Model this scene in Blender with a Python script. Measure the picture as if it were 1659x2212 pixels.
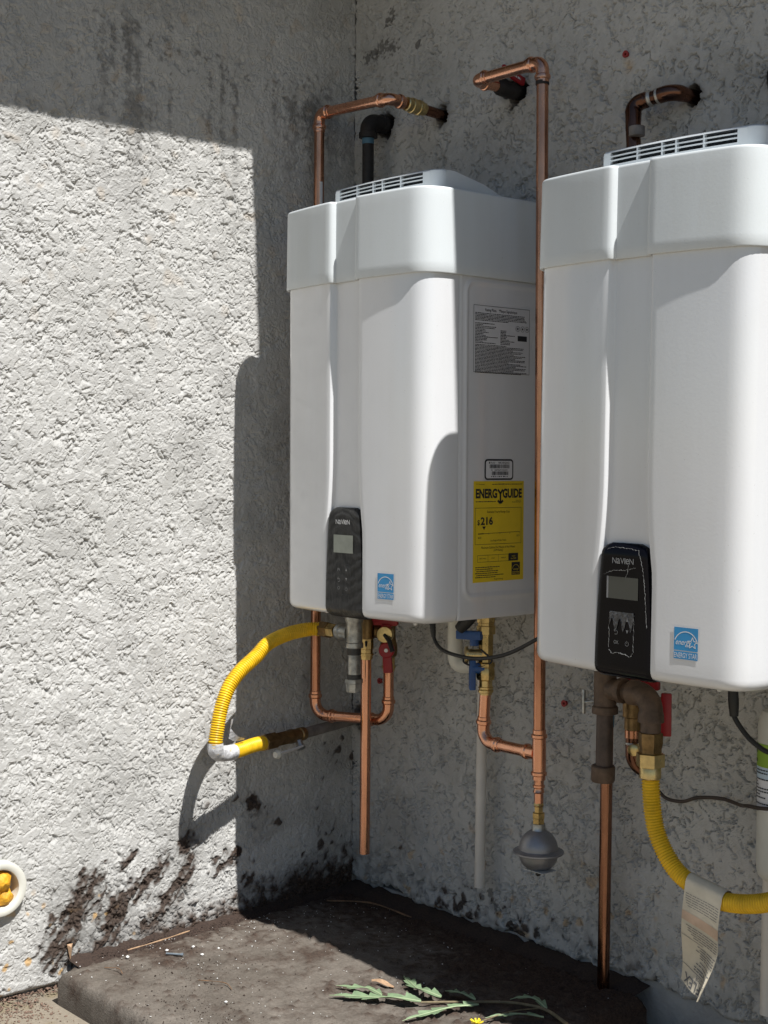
import bpy, math, random
import numpy as np
from mathutils import Vector, Matrix

# ------------------------------------------------------------------ reset
for o in list(bpy.data.objects):
    bpy.data.objects.remove(o)
scene = bpy.context.scene
C = scene.collection
R = math.radians
random.seed(7)

# ------------------------------------------------------------------ camera
cam_d = bpy.data.cameras.new('camera')
cam = bpy.data.objects.new('camera', cam_d)
C.objects.link(cam)
YAW, PITCH, ROLL = 0.8597, 0.0341, 0.0045
fw = Vector((-math.sin(YAW) * math.cos(PITCH), math.cos(YAW) * math.cos(PITCH), -math.sin(PITCH)))
rt = Vector((math.cos(YAW), math.sin(YAW), 0))
up = rt.cross(fw)
rt2 = rt * math.cos(ROLL) + up * math.sin(ROLL)
up2 = up * math.cos(ROLL) - rt * math.sin(ROLL)
M = Matrix((rt2, up2, -fw)).transposed().to_4x4()
M.translation = Vector((2.506, -2.0673, 0.91))
cam.matrix_world = M
cam_d.sensor_fit = 'HORIZONTAL'
cam_d.sensor_width = 36
cam_d.lens = 36 * 3110.3 / 1659
cam_d.clip_start = 0.05
cam_d.clip_end = 500
scene.camera = cam

# ------------------------------------------------------------------ sky, sun, exposure
SUN = Vector((1.0, -0.07, 1.58)).normalized()          # towards the sun
w = bpy.data.worlds.new('World')
scene.world = w
w.use_nodes = True
nt = w.node_tree
nt.nodes.clear()
sky = nt.nodes.new('ShaderNodeTexSky')
sky.sky_type = 'NISHITA'
sky.sun_disc = False
sky.sun_elevation = math.asin(SUN.z)
sky.sun_rotation = math.atan2(SUN.x, SUN.y)
sky.dust_density = 0.1
bg = nt.nodes.new('ShaderNodeBackground')
bg.inputs[1].default_value = 0.05
wo = nt.nodes.new('ShaderNodeOutputWorld')
nt.links.new(sky.outputs[0], bg.inputs[0])
nt.links.new(bg.outputs[0], wo.inputs[0])
sun_d = bpy.data.lights.new('sun', 'SUN')
sun_d.energy = 5.0
sun_d.angle = R(0.53)
sun_d.color = (1.0, 0.98, 0.95)
sun = bpy.data.objects.new('sun', sun_d)
C.objects.link(sun)
sun.rotation_euler = SUN.to_track_quat('Z', 'Y').to_euler()
sun.location = (4, -1, 7)
scene.view_settings.view_transform = 'Standard'
scene.view_settings.look = 'None'
scene.view_settings.exposure = 0.43
scene.view_settings.gamma = 1
scene.render.engine = 'CYCLES'
scene.cycles.max_bounces = 8
scene.cycles.diffuse_bounces = 5
scene.cycles.denoising_prefilter = 'NONE'

# ------------------------------------------------------------------ materials
MATS = {}


class NT:
    def __init__(s, name):
        s.m = bpy.data.materials.new(name)
        s.m.use_nodes = True
        s.t = s.m.node_tree
        s.t.nodes.clear()
        s.out = s.n('OutputMaterial')
        s.b = s.n('BsdfPrincipled')
        s.l(s.b.outputs[0], s.out.inputs[0])
        MATS[name] = s.m

    def n(s, kind, **kw):
        x = s.t.nodes.new('ShaderNode' + kind)
        for k, v in kw.items():
            setattr(x, k, v)
        return x

    def l(s, a, b):
        s.t.links.new(a, b)

    def coord(s):
        if not hasattr(s, '_co'):
            g = s.n('NewGeometry')
            s._co = g.outputs['Position']
        return s._co

    def noise(s, scale, detail=4, rough=0.55, vec=None, stretch=None):
        x = s.n('TexNoise')
        x.inputs['Scale'].default_value = scale
        x.inputs['Detail'].default_value = detail
        x.inputs['Roughness'].default_value = rough
        v = vec or s.coord()
        if stretch:
            mp = s.n('Mapping')
            mp.inputs['Scale'].default_value = stretch
            s.l(v, mp.inputs[0])
            v = mp.outputs[0]
        s.l(v, x.inputs['Vector'])
        return x.outputs[0]

    def ramp(s, fac, stops):
        x = s.n('ValToRGB')
        e = x.color_ramp.elements
        while len(e) < len(stops):
            e.new(0.5)
        for i, (p, c) in enumerate(stops):
            e[i].position = p
            if not hasattr(c, '__len__'):
                c = (c, c, c)
            e[i].color = (*c, 1)
        s.l(fac, x.inputs[0])
        return x.outputs[0]

    def mix(s, fac, a, b):
        x = s.n('MixRGB')
        for i, v in ((0, fac), (1, a), (2, b)):
            if hasattr(v, 'is_linked'):
                s.l(v, x.inputs[i])
            elif hasattr(v, '__len__'):
                x.inputs[i].default_value = (*v, 1)
            else:
                x.inputs[i].default_value = v
        return x.outputs[0]

    def math(s, op, a, b=0.0):
        x = s.n('Math', operation=op)
        for i, v in ((0, a), (1, b)):
            if hasattr(v, 'is_linked'):
                s.l(v, x.inputs[i])
            else:
                x.inputs[i].default_value = v
        return x.outputs[0]

    def attr(s, name):
        x = s.n('Attribute', attribute_name=name)
        return x.outputs['Fac']

    def bump(s, h, dist=0.001, strength=1.0, prev=None):
        x = s.n('Bump')
        x.inputs['Strength'].default_value = strength
        x.inputs['Distance'].default_value = dist
        s.l(h, x.inputs['Height'])
        if prev:
            s.l(prev, x.inputs['Normal'])
        s.l(x.outputs[0], s.b.inputs['Normal'])
        return x.outputs[0]

    def set(s, color=None, rough=None, metal=None, spec=None, coat=None, trans=None):
        for k, v in (('Base Color', color), ('Roughness', rough), ('Metallic', metal),
                     ('Specular IOR Level', spec), ('Coat Weight', coat), ('Transmission Weight', trans)):
            if v is None:
                continue
            if hasattr(v, 'is_linked'):
                s.l(v, s.b.inputs[k])
            elif hasattr(v, '__len__'):
                s.b.inputs[k].default_value = (*v, 1)
            else:
                s.b.inputs[k].default_value = v
        return s


# stucco with per-vertex mud / mould / ochre stain masks
def stucco_mat():
    s = NT('stucco')
    big = s.ramp(s.noise(3.0, 5), [(0.3, (0.47, 0.466, 0.446)), (0.7, (0.545, 0.541, 0.525))])
    fine = s.ramp(s.noise(60, 4), [(0.3, (0.80, 0.79, 0.77)), (0.7, (1.0, 1.0, 1.0))])
    x = s.n('MixRGB', blend_type='MULTIPLY')
    x.inputs[0].default_value = 0.6
    s.l(big, x.inputs[1])
    s.l(fine, x.inputs[2])
    col = s.mix(s.attr('mould'), x.outputs[0], (0.075, 0.07, 0.062))
    col = s.mix(s.attr('ochre'), col, (0.50, 0.30, 0.10))
    mudc = s.ramp(s.noise(220, 5, 0.7), [(0.3, (0.018, 0.012, 0.009)), (0.7, (0.09, 0.062, 0.047))])
    col = s.mix(s.attr('mud'), col, mudc)
    s.set(color=col, rough=0.93, spec=0.2)
    h = s.math('ADD', s.noise(420, 3, 0.6), s.math('MULTIPLY', s.noise(150, 3), 0.6))
    s.bump(h, 0.0013, 0.8)


def stucco_far_mat():
    s = NT('stucco_plain')
    col = s.ramp(s.noise(4, 6), [(0.3, (0.40, 0.395, 0.375)), (0.7, (0.48, 0.475, 0.46))])
    s.set(color=col, rough=0.93, spec=0.2)
    h = s.ramp(s.noise(38, 3, 0.5), [(0.42, 0.0), (0.5, 1.0)])
    n1 = s.bump(h, 0.003, 0.8)
    s.bump(s.noise(380, 3), 0.0015, 0.8, n1)


stucco_mat()
stucco_far_mat()


def simple(name, color, rough=0.5, metal=0.0, var=0.0, vscale=30, bump=0.0, bscale=200, spec=None, coat=None, stretch=None, rvar=0.0):
    s = NT(name)
    if var:
        c2 = tuple(max(0, c * (1 - var)) for c in color)
        c1 = tuple(min(1, c * (1 + var * 0.6)) for c in color)
        col = s.ramp(s.noise(vscale, 5, 0.6, stretch=stretch), [(0.32, c2), (0.68, c1)])
    else:
        col = color
    r = rough
    if rvar:
        r = s.ramp(s.noise(vscale * 1.7, 4), [(0.3, max(0.03, rough - rvar)), (0.7, min(1, rough + rvar))])
    s.set(color=col, rough=r, metal=metal, spec=spec, coat=coat)
    if bump:
        s.bump(s.noise(bscale, 3, stretch=stretch), bump, 1.0)
    return s.m




def casing(name, base, rough, coat):
    """painted or moulded white casing with thin dust, rain streaks and a few specks"""
    s = NT(name)
    st = s.ramp(s.noise(26, 5, 0.6, stretch=(1, 1, 0.10)), [(0.35, 0.0), (0.75, 1.0)])
    cl = s.ramp(s.noise(5, 5, 0.6), [(0.3, 0.0), (0.7, 1.0)])
    sp = s.ramp(s.noise(330, 2, 0.5), [(0.73, 0.0), (0.77, 1.0)])
    dust = tuple(c * k for c, k in zip(base, (0.86, 0.84, 0.80)))
    col = s.mix(s.math('MULTIPLY', s.math('MULTIPLY', st, cl), 0.55), base, dust)
    col = s.mix(s.math('MULTIPLY', sp, 0.35), col, (0.25, 0.23, 0.20))
    s.set(color=col, rough=s.ramp(s.noise(18, 5), [(0.3, rough - 0.06), (0.7, rough + 0.08)]), coat=coat)
    s.b.inputs['Coat Roughness'].default_value = 0.11
    s.b.inputs['Coat IOR'].default_value = 1.7
    s.bump(s.noise(240, 2), 0.00010, 1.0)


casing('white_enamel', (0.735, 0.745, 0.76), 0.38, 1.0)
casing('white_plastic', (0.665, 0.705, 0.72), 0.45, 0.0)
simple('hood_plastic', (0.72, 0.76, 0.78), 0.45, var=0.04, vscale=8)
simple('duct_shade', (0.03, 0.04, 0.05), 0.8)
simple('black_panel', (0.004, 0.004, 0.006), 0.12, spec=0.16, rvar=0.05, vscale=20)
simple('screen_grey', (0.30, 0.32, 0.27), 0.25, var=0.15, vscale=40)
simple('screen_dark', (0.075, 0.08, 0.07), 0.2)
simple('print_white', (0.75, 0.75, 0.75), 0.5)
simple('print_grey', (0.28, 0.28, 0.28), 0.5)
simple('print_black', (0.02, 0.02, 0.022), 0.6)
simple('print_dim', (0.13, 0.13, 0.135), 0.6)
simple('label_yellow', (0.80, 0.58, 0.02), 0.45, var=0.06, vscale=30)
simple('label_blue', (0.03, 0.27, 0.56), 0.3, var=0.08, vscale=60)
simple('label_white', (0.72, 0.72, 0.73), 0.45)
simple('label_grey', (0.66, 0.66, 0.67), 0.5)
simple('brass', (0.55, 0.40, 0.17), 0.33, 1.0, var=0.35, vscale=70, bump=0.0003, bscale=400, rvar=0.1)
simple('brass_bright', (0.68, 0.52, 0.24), 0.33, 1.0, var=0.2, vscale=80, rvar=0.08)
simple('brass_dull', (0.27, 0.18, 0.085), 0.45, 1.0, var=0.4, vscale=60, bump=0.0005, bscale=300)
simple('galvanised', (0.42, 0.43, 0.42), 0.42, 1.0, var=0.45, vscale=55, bump=0.0007, bscale=140, rvar=0.12)
simple('dark_steel', (0.07, 0.07, 0.068), 0.55, 0.6, var=0.3, vscale=60)
simple('brown_iron', (0.105, 0.068, 0.045), 0.55, 0.15, var=0.45, vscale=50, bump=0.0006, bscale=220)
simple('drip_brown', (0.075, 0.052, 0.042), 0.5, 0.2, var=0.4, vscale=40, bump=0.0005, bscale=200)
simple('black_iron', (0.022, 0.019, 0.018), 0.6, 0.2, var=0.4, vscale=60, bump=0.0006, bscale=220)
simple('pipe_grey', (0.20, 0.18, 0.165), 0.6, 0.1, var=0.35, vscale=40)
simple('yellow_coat', (0.78, 0.48, 0.012), 0.40, var=0.22, vscale=45, spec=0.4)
simple('pvc', (0.66, 0.62, 0.56), 0.45, var=0.1, vscale=14)
simple('pvc_bright', (0.66, 0.65, 0.58), 0.45, var=0.1, vscale=14)
simple('black_rubber', (0.014, 0.014, 0.014), 0.5, var=0.2, vscale=90)
simple('brown_cable', (0.05, 0.035, 0.027), 0.6, var=0.2, vscale=60)
simple('red_plastic', (0.32, 0.012, 0.018), 0.42, var=0.15, vscale=60)
simple('blue_plastic', (0.018, 0.075, 0.24), 0.42, var=0.15, vscale=60)
simple('anchor_red', (0.30, 0.03, 0.03), 0.55)
simple('blue_tape', (0.06, 0.15, 0.22), 0.5)
simple('solder', (0.55, 0.54, 0.50), 0.45, 0.9, var=0.3, vscale=150, bump=0.0006, bscale=200)
simple('vessel_grey', (0.31, 0.31, 0.325), 0.42, 0.6, var=0.15, vscale=20, bump=0.0002, bscale=300)
simple('screw_steel', (0.5, 0.5, 0.5), 0.35, 1.0)
simple('clear_plastic', (0.55, 0.55, 0.53), 0.3, var=0.1)
simple('film_white', (0.20, 0.20, 0.195), 0.28, var=0.2, vscale=300)
simple('film_grey', (0.09, 0.09, 0.095), 0.22, var=0.7, vscale=180, bump=0.0015, bscale=160)
simple('tag_paper', (0.60, 0.54, 0.42), 0.7, var=0.12, vscale=30, bump=0.0006, bscale=90)
simple('tag_tan', (0.58, 0.42, 0.30), 0.7, var=0.12, vscale=40)
simple('tag_foil', (0.60, 0.60, 0.61), 0.5, 0.0, var=0.4, vscale=120, bump=0.002, bscale=110)
simple('foam_orange', (0.72, 0.36, 0.02), 0.6, var=0.35, vscale=60, bump=0.003, bscale=90)
simple('label_green', (0.24, 0.40, 0.03), 0.5)
simple('label_skyblue', (0.50, 0.62, 0.72), 0.5, var=0.15, vscale=60)
simple('leaf_green', (0.19, 0.27, 0.15), 0.55, var=0.25, vscale=60)
simple('leaf_vein', (0.36, 0.44, 0.26), 0.55)
simple('stem_brown', (0.20, 0.16, 0.09), 0.7, var=0.3, vscale=80)
simple('flower_yellow', (0.75, 0.60, 0.02), 0.6)
simple('grit_white', (0.72, 0.71, 0.68), 0.8, var=0.2, vscale=200)
simple('soil', (0.045, 0.028, 0.02), 0.95, var=0.5, vscale=250)
simple('mulch', (0.20, 0.13, 0.095), 0.9, var=0.5, vscale=160)
simple('twig', (0.19, 0.11, 0.06), 0.85, var=0.4, vscale=100)
simple('dry_leaf', (0.42, 0.27, 0.16), 0.8, var=0.3, vscale=120)
simple('nail_steel', (0.42, 0.48, 0.52), 0.4, 0.8, var=0.25, vscale=200)
simple('soffit_paint', (0.14, 0.12, 0.10), 0.8, var=0.08, vscale=6, bump=0.0004, bscale=80)
simple('roof_shingle', (0.10, 0.095, 0.09), 0.95, var=0.4, vscale=40, bump=0.004, bscale=60)
simple('foundation', (0.36, 0.355, 0.34), 0.95, var=0.2, vscale=16, bump=0.0025, bscale=120)


def copper_mat(name, base, dark, amt):
    s = NT(name)
    n1 = s.noise(14, 6, 0.65, stretch=(1, 1, 0.35))
    n2 = s.noise(120, 4, 0.6, stretch=(1, 1, 0.25))
    f = s.math('MULTIPLY', s.ramp(n1, [(0.38, 0.0), (0.68, 1.0)]), amt)
    col = s.mix(f, base, dark)
    s.set(color=col, rough=s.ramp(n2, [(0.3, 0.13), (0.75, 0.34)]), metal=1.0)
    s.bump(s.noise(60, 2, stretch=(1, 1, 0.3)), 0.00018, 0.5)


copper_mat('copper', (0.66, 0.33, 0.205), (0.30, 0.135, 0.085), 0.85)
copper_mat('copper_bright', (0.82, 0.43, 0.28), (0.52, 0.235, 0.14), 0.6)
copper_mat('copper_dull', (0.37, 0.185, 0.115), (0.17, 0.085, 0.055), 1.0)
copper_mat('copper_old', (0.20, 0.095, 0.06), (0.085, 0.048, 0.036), 1.0)


def film_panel():
    s = NT('filmed_panel')
    n = s.noise(55, 4, 0.6, stretch=(1.6, 1.6, 0.7))
    wv = s.n('TexWave', wave_type='RINGS')
    wv.inputs['Scale'].default_value = 14
    wv.inputs['Distortion'].default_value = 14
    wv.inputs['Detail'].default_value = 3
    s.l(s.coord(), wv.inputs[0])
    h = s.math('ADD', n, s.math('MULTIPLY', wv.outputs[1], 0.5))
    col = s.ramp(h, [(0.45, (0.014, 0.014, 0.014)), (0.9, (0.034, 0.034, 0.033))])
    s.set(color=col, rough=0.42, spec=0.25)
    s.bump(h, 0.0022, 0.8)


film_panel()


def slab_mat():
    s = NT('pad_concrete')
    n = s.ramp(s.noise(9, 6, 0.6), [(0.3, (0.120, 0.102, 0.084)), (0.7, (0.215, 0.188, 0.160))])
    f = s.ramp(s.noise(160, 3, 0.6), [(0.3, (0.66, 0.66, 0.65)), (0.7, (1, 1, 1))])
    x = s.n('MixRGB', blend_type='MULTIPLY')
    x.inputs[0].default_value = 0.8
    s.l(n, x.inputs[1])
    s.l(f, x.inputs[2])
    dirt = s.ramp(s.noise(7.5, 7, 0.68), [(0.50, 0.0), (0.62, 1.0)])
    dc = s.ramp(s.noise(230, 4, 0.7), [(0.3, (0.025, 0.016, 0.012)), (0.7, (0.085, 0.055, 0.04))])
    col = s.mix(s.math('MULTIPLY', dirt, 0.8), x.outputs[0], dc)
    darkened = s.attr('darkened')
    col = s.mix(darkened, col, dc)
    s.set(color=col, rough=0.92, spec=0.2)
    b1 = s.bump(s.noise(240, 4, 0.7), 0.0022, 0.9)
    s.bump(s.noise(30, 4), 0.004, 0.6, b1)


slab_mat()


def ground_mat():
    s = NT('ground_concrete')
    col = s.ramp(s.noise(2.2, 7, 0.62), [(0.3, (0.235, 0.20, 0.155)), (0.7, (0.33, 0.29, 0.23))])
    f = s.ramp(s.noise(120, 4, 0.6), [(0.3, (0.75, 0.74, 0.72)), (0.7, (1, 1, 1))])
    x = s.n('MixRGB', blend_type='MULTIPLY')
    x.inputs[0].default_value = 0.7
    s.l(col, x.inputs[1])
    s.l(f, x.inputs[2])
    moss = s.ramp(s.noise(12, 4), [(0.52, 0.0), (0.62, 0.7)])
    c = s.mix(s.math('MULTIPLY', moss, 0.5), x.outputs[0], (0.20, 0.155, 0.06))
    s.set(color=c, rough=0.95, spec=0.2)
    s.bump(s.noise(180, 4), 0.002, 0.8)


ground_mat()


# ------------------------------------------------------------------ object helpers
def mesh_obj(name, v, f, mat, parent=None, angle=35, smooth=True):
    me = bpy.data.meshes.new(name)
    me.from_pydata([tuple(p) for p in v], [], f)
    me.update()
    return link_mesh(name, me, mat, parent, angle, smooth)


def link_mesh(name, me, mat, parent=None, angle=35, smooth=True):
    if mat:
        me.materials.append(MATS[mat])
    if smooth and len(me.polygons):
        me.polygons.foreach_set('use_smooth', np.ones(len(me.polygons), dtype=bool))
        me.set_sharp_from_angle(angle=R(angle))
    o = bpy.data.objects.new(name, me)
    C.objects.link(o)
    if parent is not None:
        o.parent = parent
        if 'base' in parent:
            o.location = tuple(-c for c in parent['base'])
    return o


def thing(name, label, cat, loc=(0, 0, 0), group=None, rotz=0.0, world=True):
    """Empty at the base of a thing. world=True: its parts are given in world coordinates."""
    o = bpy.data.objects.new(name, None)
    o.empty_display_size = 0.05
    C.objects.link(o)
    o.location = loc
    o.rotation_euler = (0, 0, rotz)
    o['label'] = label
    o['category'] = cat
    if group:
        o['group'] = group
    if world:
        o['base'] = [float(c) for c in loc]
    return o


def tag(o, label, cat, group=None):
    o['label'] = label
    o['category'] = cat
    if group:
        o['group'] = group
    return o


def frames(path):
    P = [Vector(p) for p in path]
    T = []
    for i in range(len(P)):
        a = P[max(i - 1, 0)]
        b = P[min(i + 1, len(P) - 1)]
        if (b - a).length < 1e-9:
            T.append(T[-1] if T else Vector((0, 0, 1)))
        else:
            T.append((b - a).normalized())
    t0 = T[0]
    n = t0.cross(Vector((0, 0, 1)))
    if n.length < 0.1:
        n = t0.cross(Vector((1, 0, 0)))
    n.normalize()
    out = []
    for i in range(len(P)):
        if i:
            q = T[i - 1].rotation_difference(T[i])
            n = q @ n
        n = (n - T[i] * n.dot(T[i])).normalized()
        out.append((P[i], T[i], n, T[i].cross(n)))
    return out


class MB:
    def __init__(s):
        s.v = []
        s.f = []

    def add(s, v, f):
        k = len(s.v)
        s.v += [tuple(p) for p in v]
        s.f += [tuple(i + k for i in q) for q in f]
        return s

    def sweep(s, path, radii, seg=20, caps=True, phase=0.0, squash=None):
        fr = frames(path)
        if not hasattr(radii, '__len__'):
            radii = [radii] * len(fr)
        k = len(s.v)
        for (p, t, n, b), r in zip(fr, radii):
            for j in range(seg):
                a = 2 * math.pi * j / seg + phase
                ca, sa = math.cos(a), math.sin(a)
                if squash:
                    sa *= squash
                s.v.append(tuple(p + n * (r * ca) + b * (r * sa)))
        for i in range(len(fr) - 1):
            for j in range(seg):
                a = k + i * seg + j
                b2 = k + i * seg + (j + 1) % seg
                s.f.append((a, b2, b2 + seg, a + seg))
        if caps:
            s.f.append(tuple(k + j for j in reversed(range(seg))))
            e = k + (len(fr) - 1) * seg
            s.f.append(tuple(e + j for j in range(seg)))
        return s

    def rev(s, origin, d, prof, seg=24, phase=0.0, caps=True):
        """revolve a profile [(distance along d, radius), ...]"""
        o = Vector(origin)
        d = Vector(d).normalized()
        n = d.cross(Vector((0, 0, 1)))
        if n.length < 0.1:
            n = d.cross(Vector((1, 0, 0)))
        n.normalize()
        b = d.cross(n)
        k = len(s.v)
        for (z, r) in prof:
            for j in range(seg):
                a = 2 * math.pi * j / seg + phase
                s.v.append(tuple(o + d * z + n * (r * math.cos(a)) + b * (r * math.sin(a))))
        for i in range(len(prof) - 1):
            for j in range(seg):
                a = k + i * seg + j
                b2 = k + i * seg + (j + 1) % seg
                s.f.append((a, b2, b2 + seg, a + seg))
        if caps:
            s.f.append(tuple(k + j for j in reversed(range(seg))))
            e = k + (len(prof) - 1) * seg
            s.f.append(tuple(e + j for j in range(seg)))
        return s

    def box(s, lo, hi, bev=0.0):
        x0, y0, z0 = lo
        x1, y1, z1 = hi
        if bev <= 0:
            v = [(x0, y0, z0), (x1, y0, z0), (x1, y1, z0), (x0, y1, z0), (x0, y0, z1), (x1, y0, z1), (x1, y1, z1), (x0, y1, z1)]
            f = [(3, 2, 1, 0), (4, 5, 6, 7), (0, 1, 5, 4), (1, 2, 6, 5), (2, 3, 7, 6), (3, 0, 4, 7)]
            return s.add(v, f)
        import bmesh
        bm = bmesh.new()
        bmesh.ops.create_cube(bm, size=1)
        for q in bm.verts:
            q.co = Vector(((x0 + x1) / 2 + q.co.x * (x1 - x0), (y0 + y1) / 2 + q.co.y * (y1 - y0), (z0 + z1) / 2 + q.co.z * (z1 - z0)))
        bmesh.ops.bevel(bm, geom=list(bm.edges), offset=bev, segments=2, affect='EDGES', profile=0.5)
        bm.verts.index_update()
        v = [tuple(q.co) for q in bm.verts]
        f = [tuple(q.index for q in fc.verts) for fc in bm.faces]
        bm.free()
        return s.add(v, f)

    def xform(s, m):
        s.v = [tuple(m @ Vector(p)) for p in s.v]
        return s

    def build(s, name, mat, parent=None, angle=35, smooth=True):
        return mesh_obj(name, s.v, s.f, mat, parent, angle, smooth)


def catmull(pts, n=12):
    P = [Vector(p) for p in pts]
    P = [P[0] * 2 - P[1]] + P + [P[-1] * 2 - P[-2]]
    out = []
    for i in range(1, len(P) - 2):
        p0, p1, p2, p3 = P[i - 1:i + 3]
        for k in range(n):
            t = k / n
            out.append(0.5 * ((2 * p1) + (p2 - p0) * t + (2 * p0 - 5 * p1 + 4 * p2 - p3) * t * t + (3 * p1 - p0 - 3 * p2 + p3) * t ** 3))
    out.append(P[-2])
    return out


def resample(path, step):
    P = [Vector(p) for p in path]
    L = [0]
    for a, b in zip(P, P[1:]):
        L.append(L[-1] + (b - a).length)
    n = max(2, int(L[-1] / step))
    out = []
    j = 0
    for i in range(n + 1):
        t = L[-1] * i / n
        while j < len(L) - 2 and L[j + 1] < t:
            j += 1
        u = (t - L[j]) / max(1e-9, L[j + 1] - L[j])
        out.append(P[j].lerp(P[j + 1], u))
    return out


def arc_corner(p, a, b, rb, n=10):
    """points of a round bend at corner p, entering from a and leaving to b"""
    p, a, b = Vector(p), Vector(a), Vector(b)
    d1 = (a - p).normalized()
    d2 = (b - p).normalized()
    th = d1.angle(d2)
    t = rb / math.tan(th / 2)
    c = p + (d1 + d2).normalized() * (rb / math.sin(th / 2))
    s0 = p + d1 * t - c
    s1 = p + d2 * t - c
    ang = s0.angle(s1)
    out = []
    for i in range(n + 1):
        u = i / n
        out.append(c + (s0 * math.sin((1 - u) * ang) + s1 * math.sin(u * ang)) / math.sin(ang))
    return out


def elbow(p, a, b, r, mat, parent, rb=None, sock=0.022, name='elbow', plain=False):
    """pressed copper elbow: sockets with a crimp ring at both ends. Returns the two end points."""
    p, a, b = Vector(p), Vector(a), Vector(b)
    rb = rb or r * 1.5
    arc = arc_corner(p, a, b, rb)
    d1 = (a - p).normalized()
    d2 = (b - p).normalized()
    prof = [(0, 1.06), (0.001, 1.13), (0.006, 1.13), (0.008, 1.33), (0.0115, 1.36), (0.0145, 1.30), (0.016, 1.12), (0.022, 1.1)]
    if plain:
        prof = [(0, 1.03), (0.001, 1.12), (0.022, 1.12)]
    k = sock / 0.022
    pts, rad = [], []
    for s, f in prof:
        pts.append(arc[0] + d1 * (sock - s * k))
        rad.append(r * f)
    for q in arc[1:-1]:
        pts.append(q)
        rad.append(r * 1.1)
    for s, f in reversed(prof):
        pts.append(arc[-1] + d2 * (sock - s * k))
        rad.append(r * f)
    MB().sweep(pts, rad, 24).build(name, mat, parent)
    return arc[0] + d1 * sock, arc[-1] + d2 * sock


def tube(a, b, r, mat, parent, name='tube', seg=24):
    return MB().sweep([a, b], r, seg).build(name, mat, parent)


def hexnut(origin, d, prof, mat, parent, name='nut', phase=0.3):
    return MB().rev(origin, d, prof, 6, phase).build(name, mat, parent, 20)


# ---- lettering
_tc = {}


def glyphs(txt, weight=0.0):
    key = (txt, weight)
    if key not in _tc:
        cu = bpy.data.curves.new('lettering', 'FONT')
        cu.body = txt
        cu.size = 1.0
        cu.resolution_u = 3
        cu.offset = weight
        ob = bpy.data.objects.new('lettering', cu)
        C.objects.link(ob)
        dg = bpy.context.evaluated_depsgraph_get()
        me = bpy.data.meshes.new_from_object(ob.evaluated_get(dg))
        v = [tuple(q.co) for q in me.vertices]
        f = [tuple(p.vertices) for p in me.polygons]
        bpy.data.objects.remove(ob)
        bpy.data.curves.remove(cu)
        bpy.data.meshes.remove(me)
        _tc[key] = (v, f)
    return _tc[key]


class Sheet:
    """flat print drawn in millimetres on a plane: o + x*ex + y*ey, lifted by en"""

    def __init__(s, o, ex, ey, k=1.0):
        s.o, s.ex, s.ey = Vector(o), Vector(ex).normalized(), Vector(ey).normalized()
        s.en = s.ex.cross(s.ey)
        s.k = k

    def p(s, x, y, h):
        return s.o + s.ex * (x * s.k / 1000) + s.ey * (y * s.k / 1000) + s.en * (h / 1000)


class Ink:
    def __init__(s, sheet, h):
        s.sh, s.h, s.m = sheet, h, MB()

    def poly(s, pts):
        s.m.add([s.sh.p(x, y, s.h) for x, y in pts], [tuple(range(len(pts)))])
        return s

    def rect(s, x0, y0, x1, y1):
        return s.poly([(x0, y0), (x1, y0), (x1, y1), (x0, y1)])

    def frame(s, x0, y0, x1, y1, t):
        s.rect(x0, y0, x1, y0 + t).rect(x0, y1 - t, x1, y1).rect(x0, y0 + t, x0 + t, y1 - t).rect(x1 - t, y0 + t, x1, y1 - t)
        return s

    def line(s, pts, t):
        for (x0, y0), (x1, y1) in zip(pts, pts[1:]):
            dx, dy = x1 - x0, y1 - y0
            L = math.hypot(dx, dy) or 1
            nx, ny = -dy / L * t / 2, dx / L * t / 2
            s.poly([(x0 - nx, y0 - ny), (x1 - nx, y1 - ny), (x1 + nx, y1 + ny), (x0 + nx, y0 + ny)])
        return s

    def text(s, txt, x, y, hgt, width=None, align='l', weight=0.0, shear=0.0, sx=1.0):
        v, f = glyphs(txt, weight)
        if not v:
            return s
        x0 = min(p[0] for p in v)
        x1 = max(p[0] for p in v)
        k = hgt / 0.70
        kx = k * sx if width is None else width / (x1 - x0)
        off = {'l': 0, 'c': -(x1 - x0) * kx / 2, 'r': -(x1 - x0) * kx}[align]
        s.m.add([s.sh.p(x + off + (p[0] - x0) * kx + shear * p[1] * k, y + p[1] * k, s.h) for p in v], f)
        return s

    def greek(s, x, y, width, hgt, rng, gap=1.0):
        """a line of print too small to read: word-long dashes"""
        a = x
        while a < x + width - 0.8:
            wl = rng.uniform(1.6, 6.5)
            b = min(a + wl, x + width)
            s.rect(a, y, b, y + hgt * rng.uniform(0.75, 1.0))
            a = b + rng.uniform(0.5, 1.0) * gap
        return s

    def build(s, name, mat, parent):
        return s.m.build(name, mat, parent, smooth=False)


# ================================================================== SETTING
# ground sheet
G = -0.118
gv, gf = [], []
N = 40
for i in range(N + 1):
    for j in range(N + 1):
        def warp(t):
            t = t / N * 2 - 1
            return math.copysign(abs(t) ** 4 * 118 + abs(t) * 2, t)
        gv.append((warp(i), warp(j), G))
for i in range(N):
    for j in range(N):
        a = i * (N + 1) + j
        gf.append((a, a + N + 1, a + N + 2, a + 1))
g = mesh_obj('ground', gv, gf, 'ground_concrete', None)
g['kind'] = 'structure'

# ------------------------------------------------------------------ stucco walls (real relief)
rng = np.random.default_rng(11)
STEP = 0.002


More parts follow.
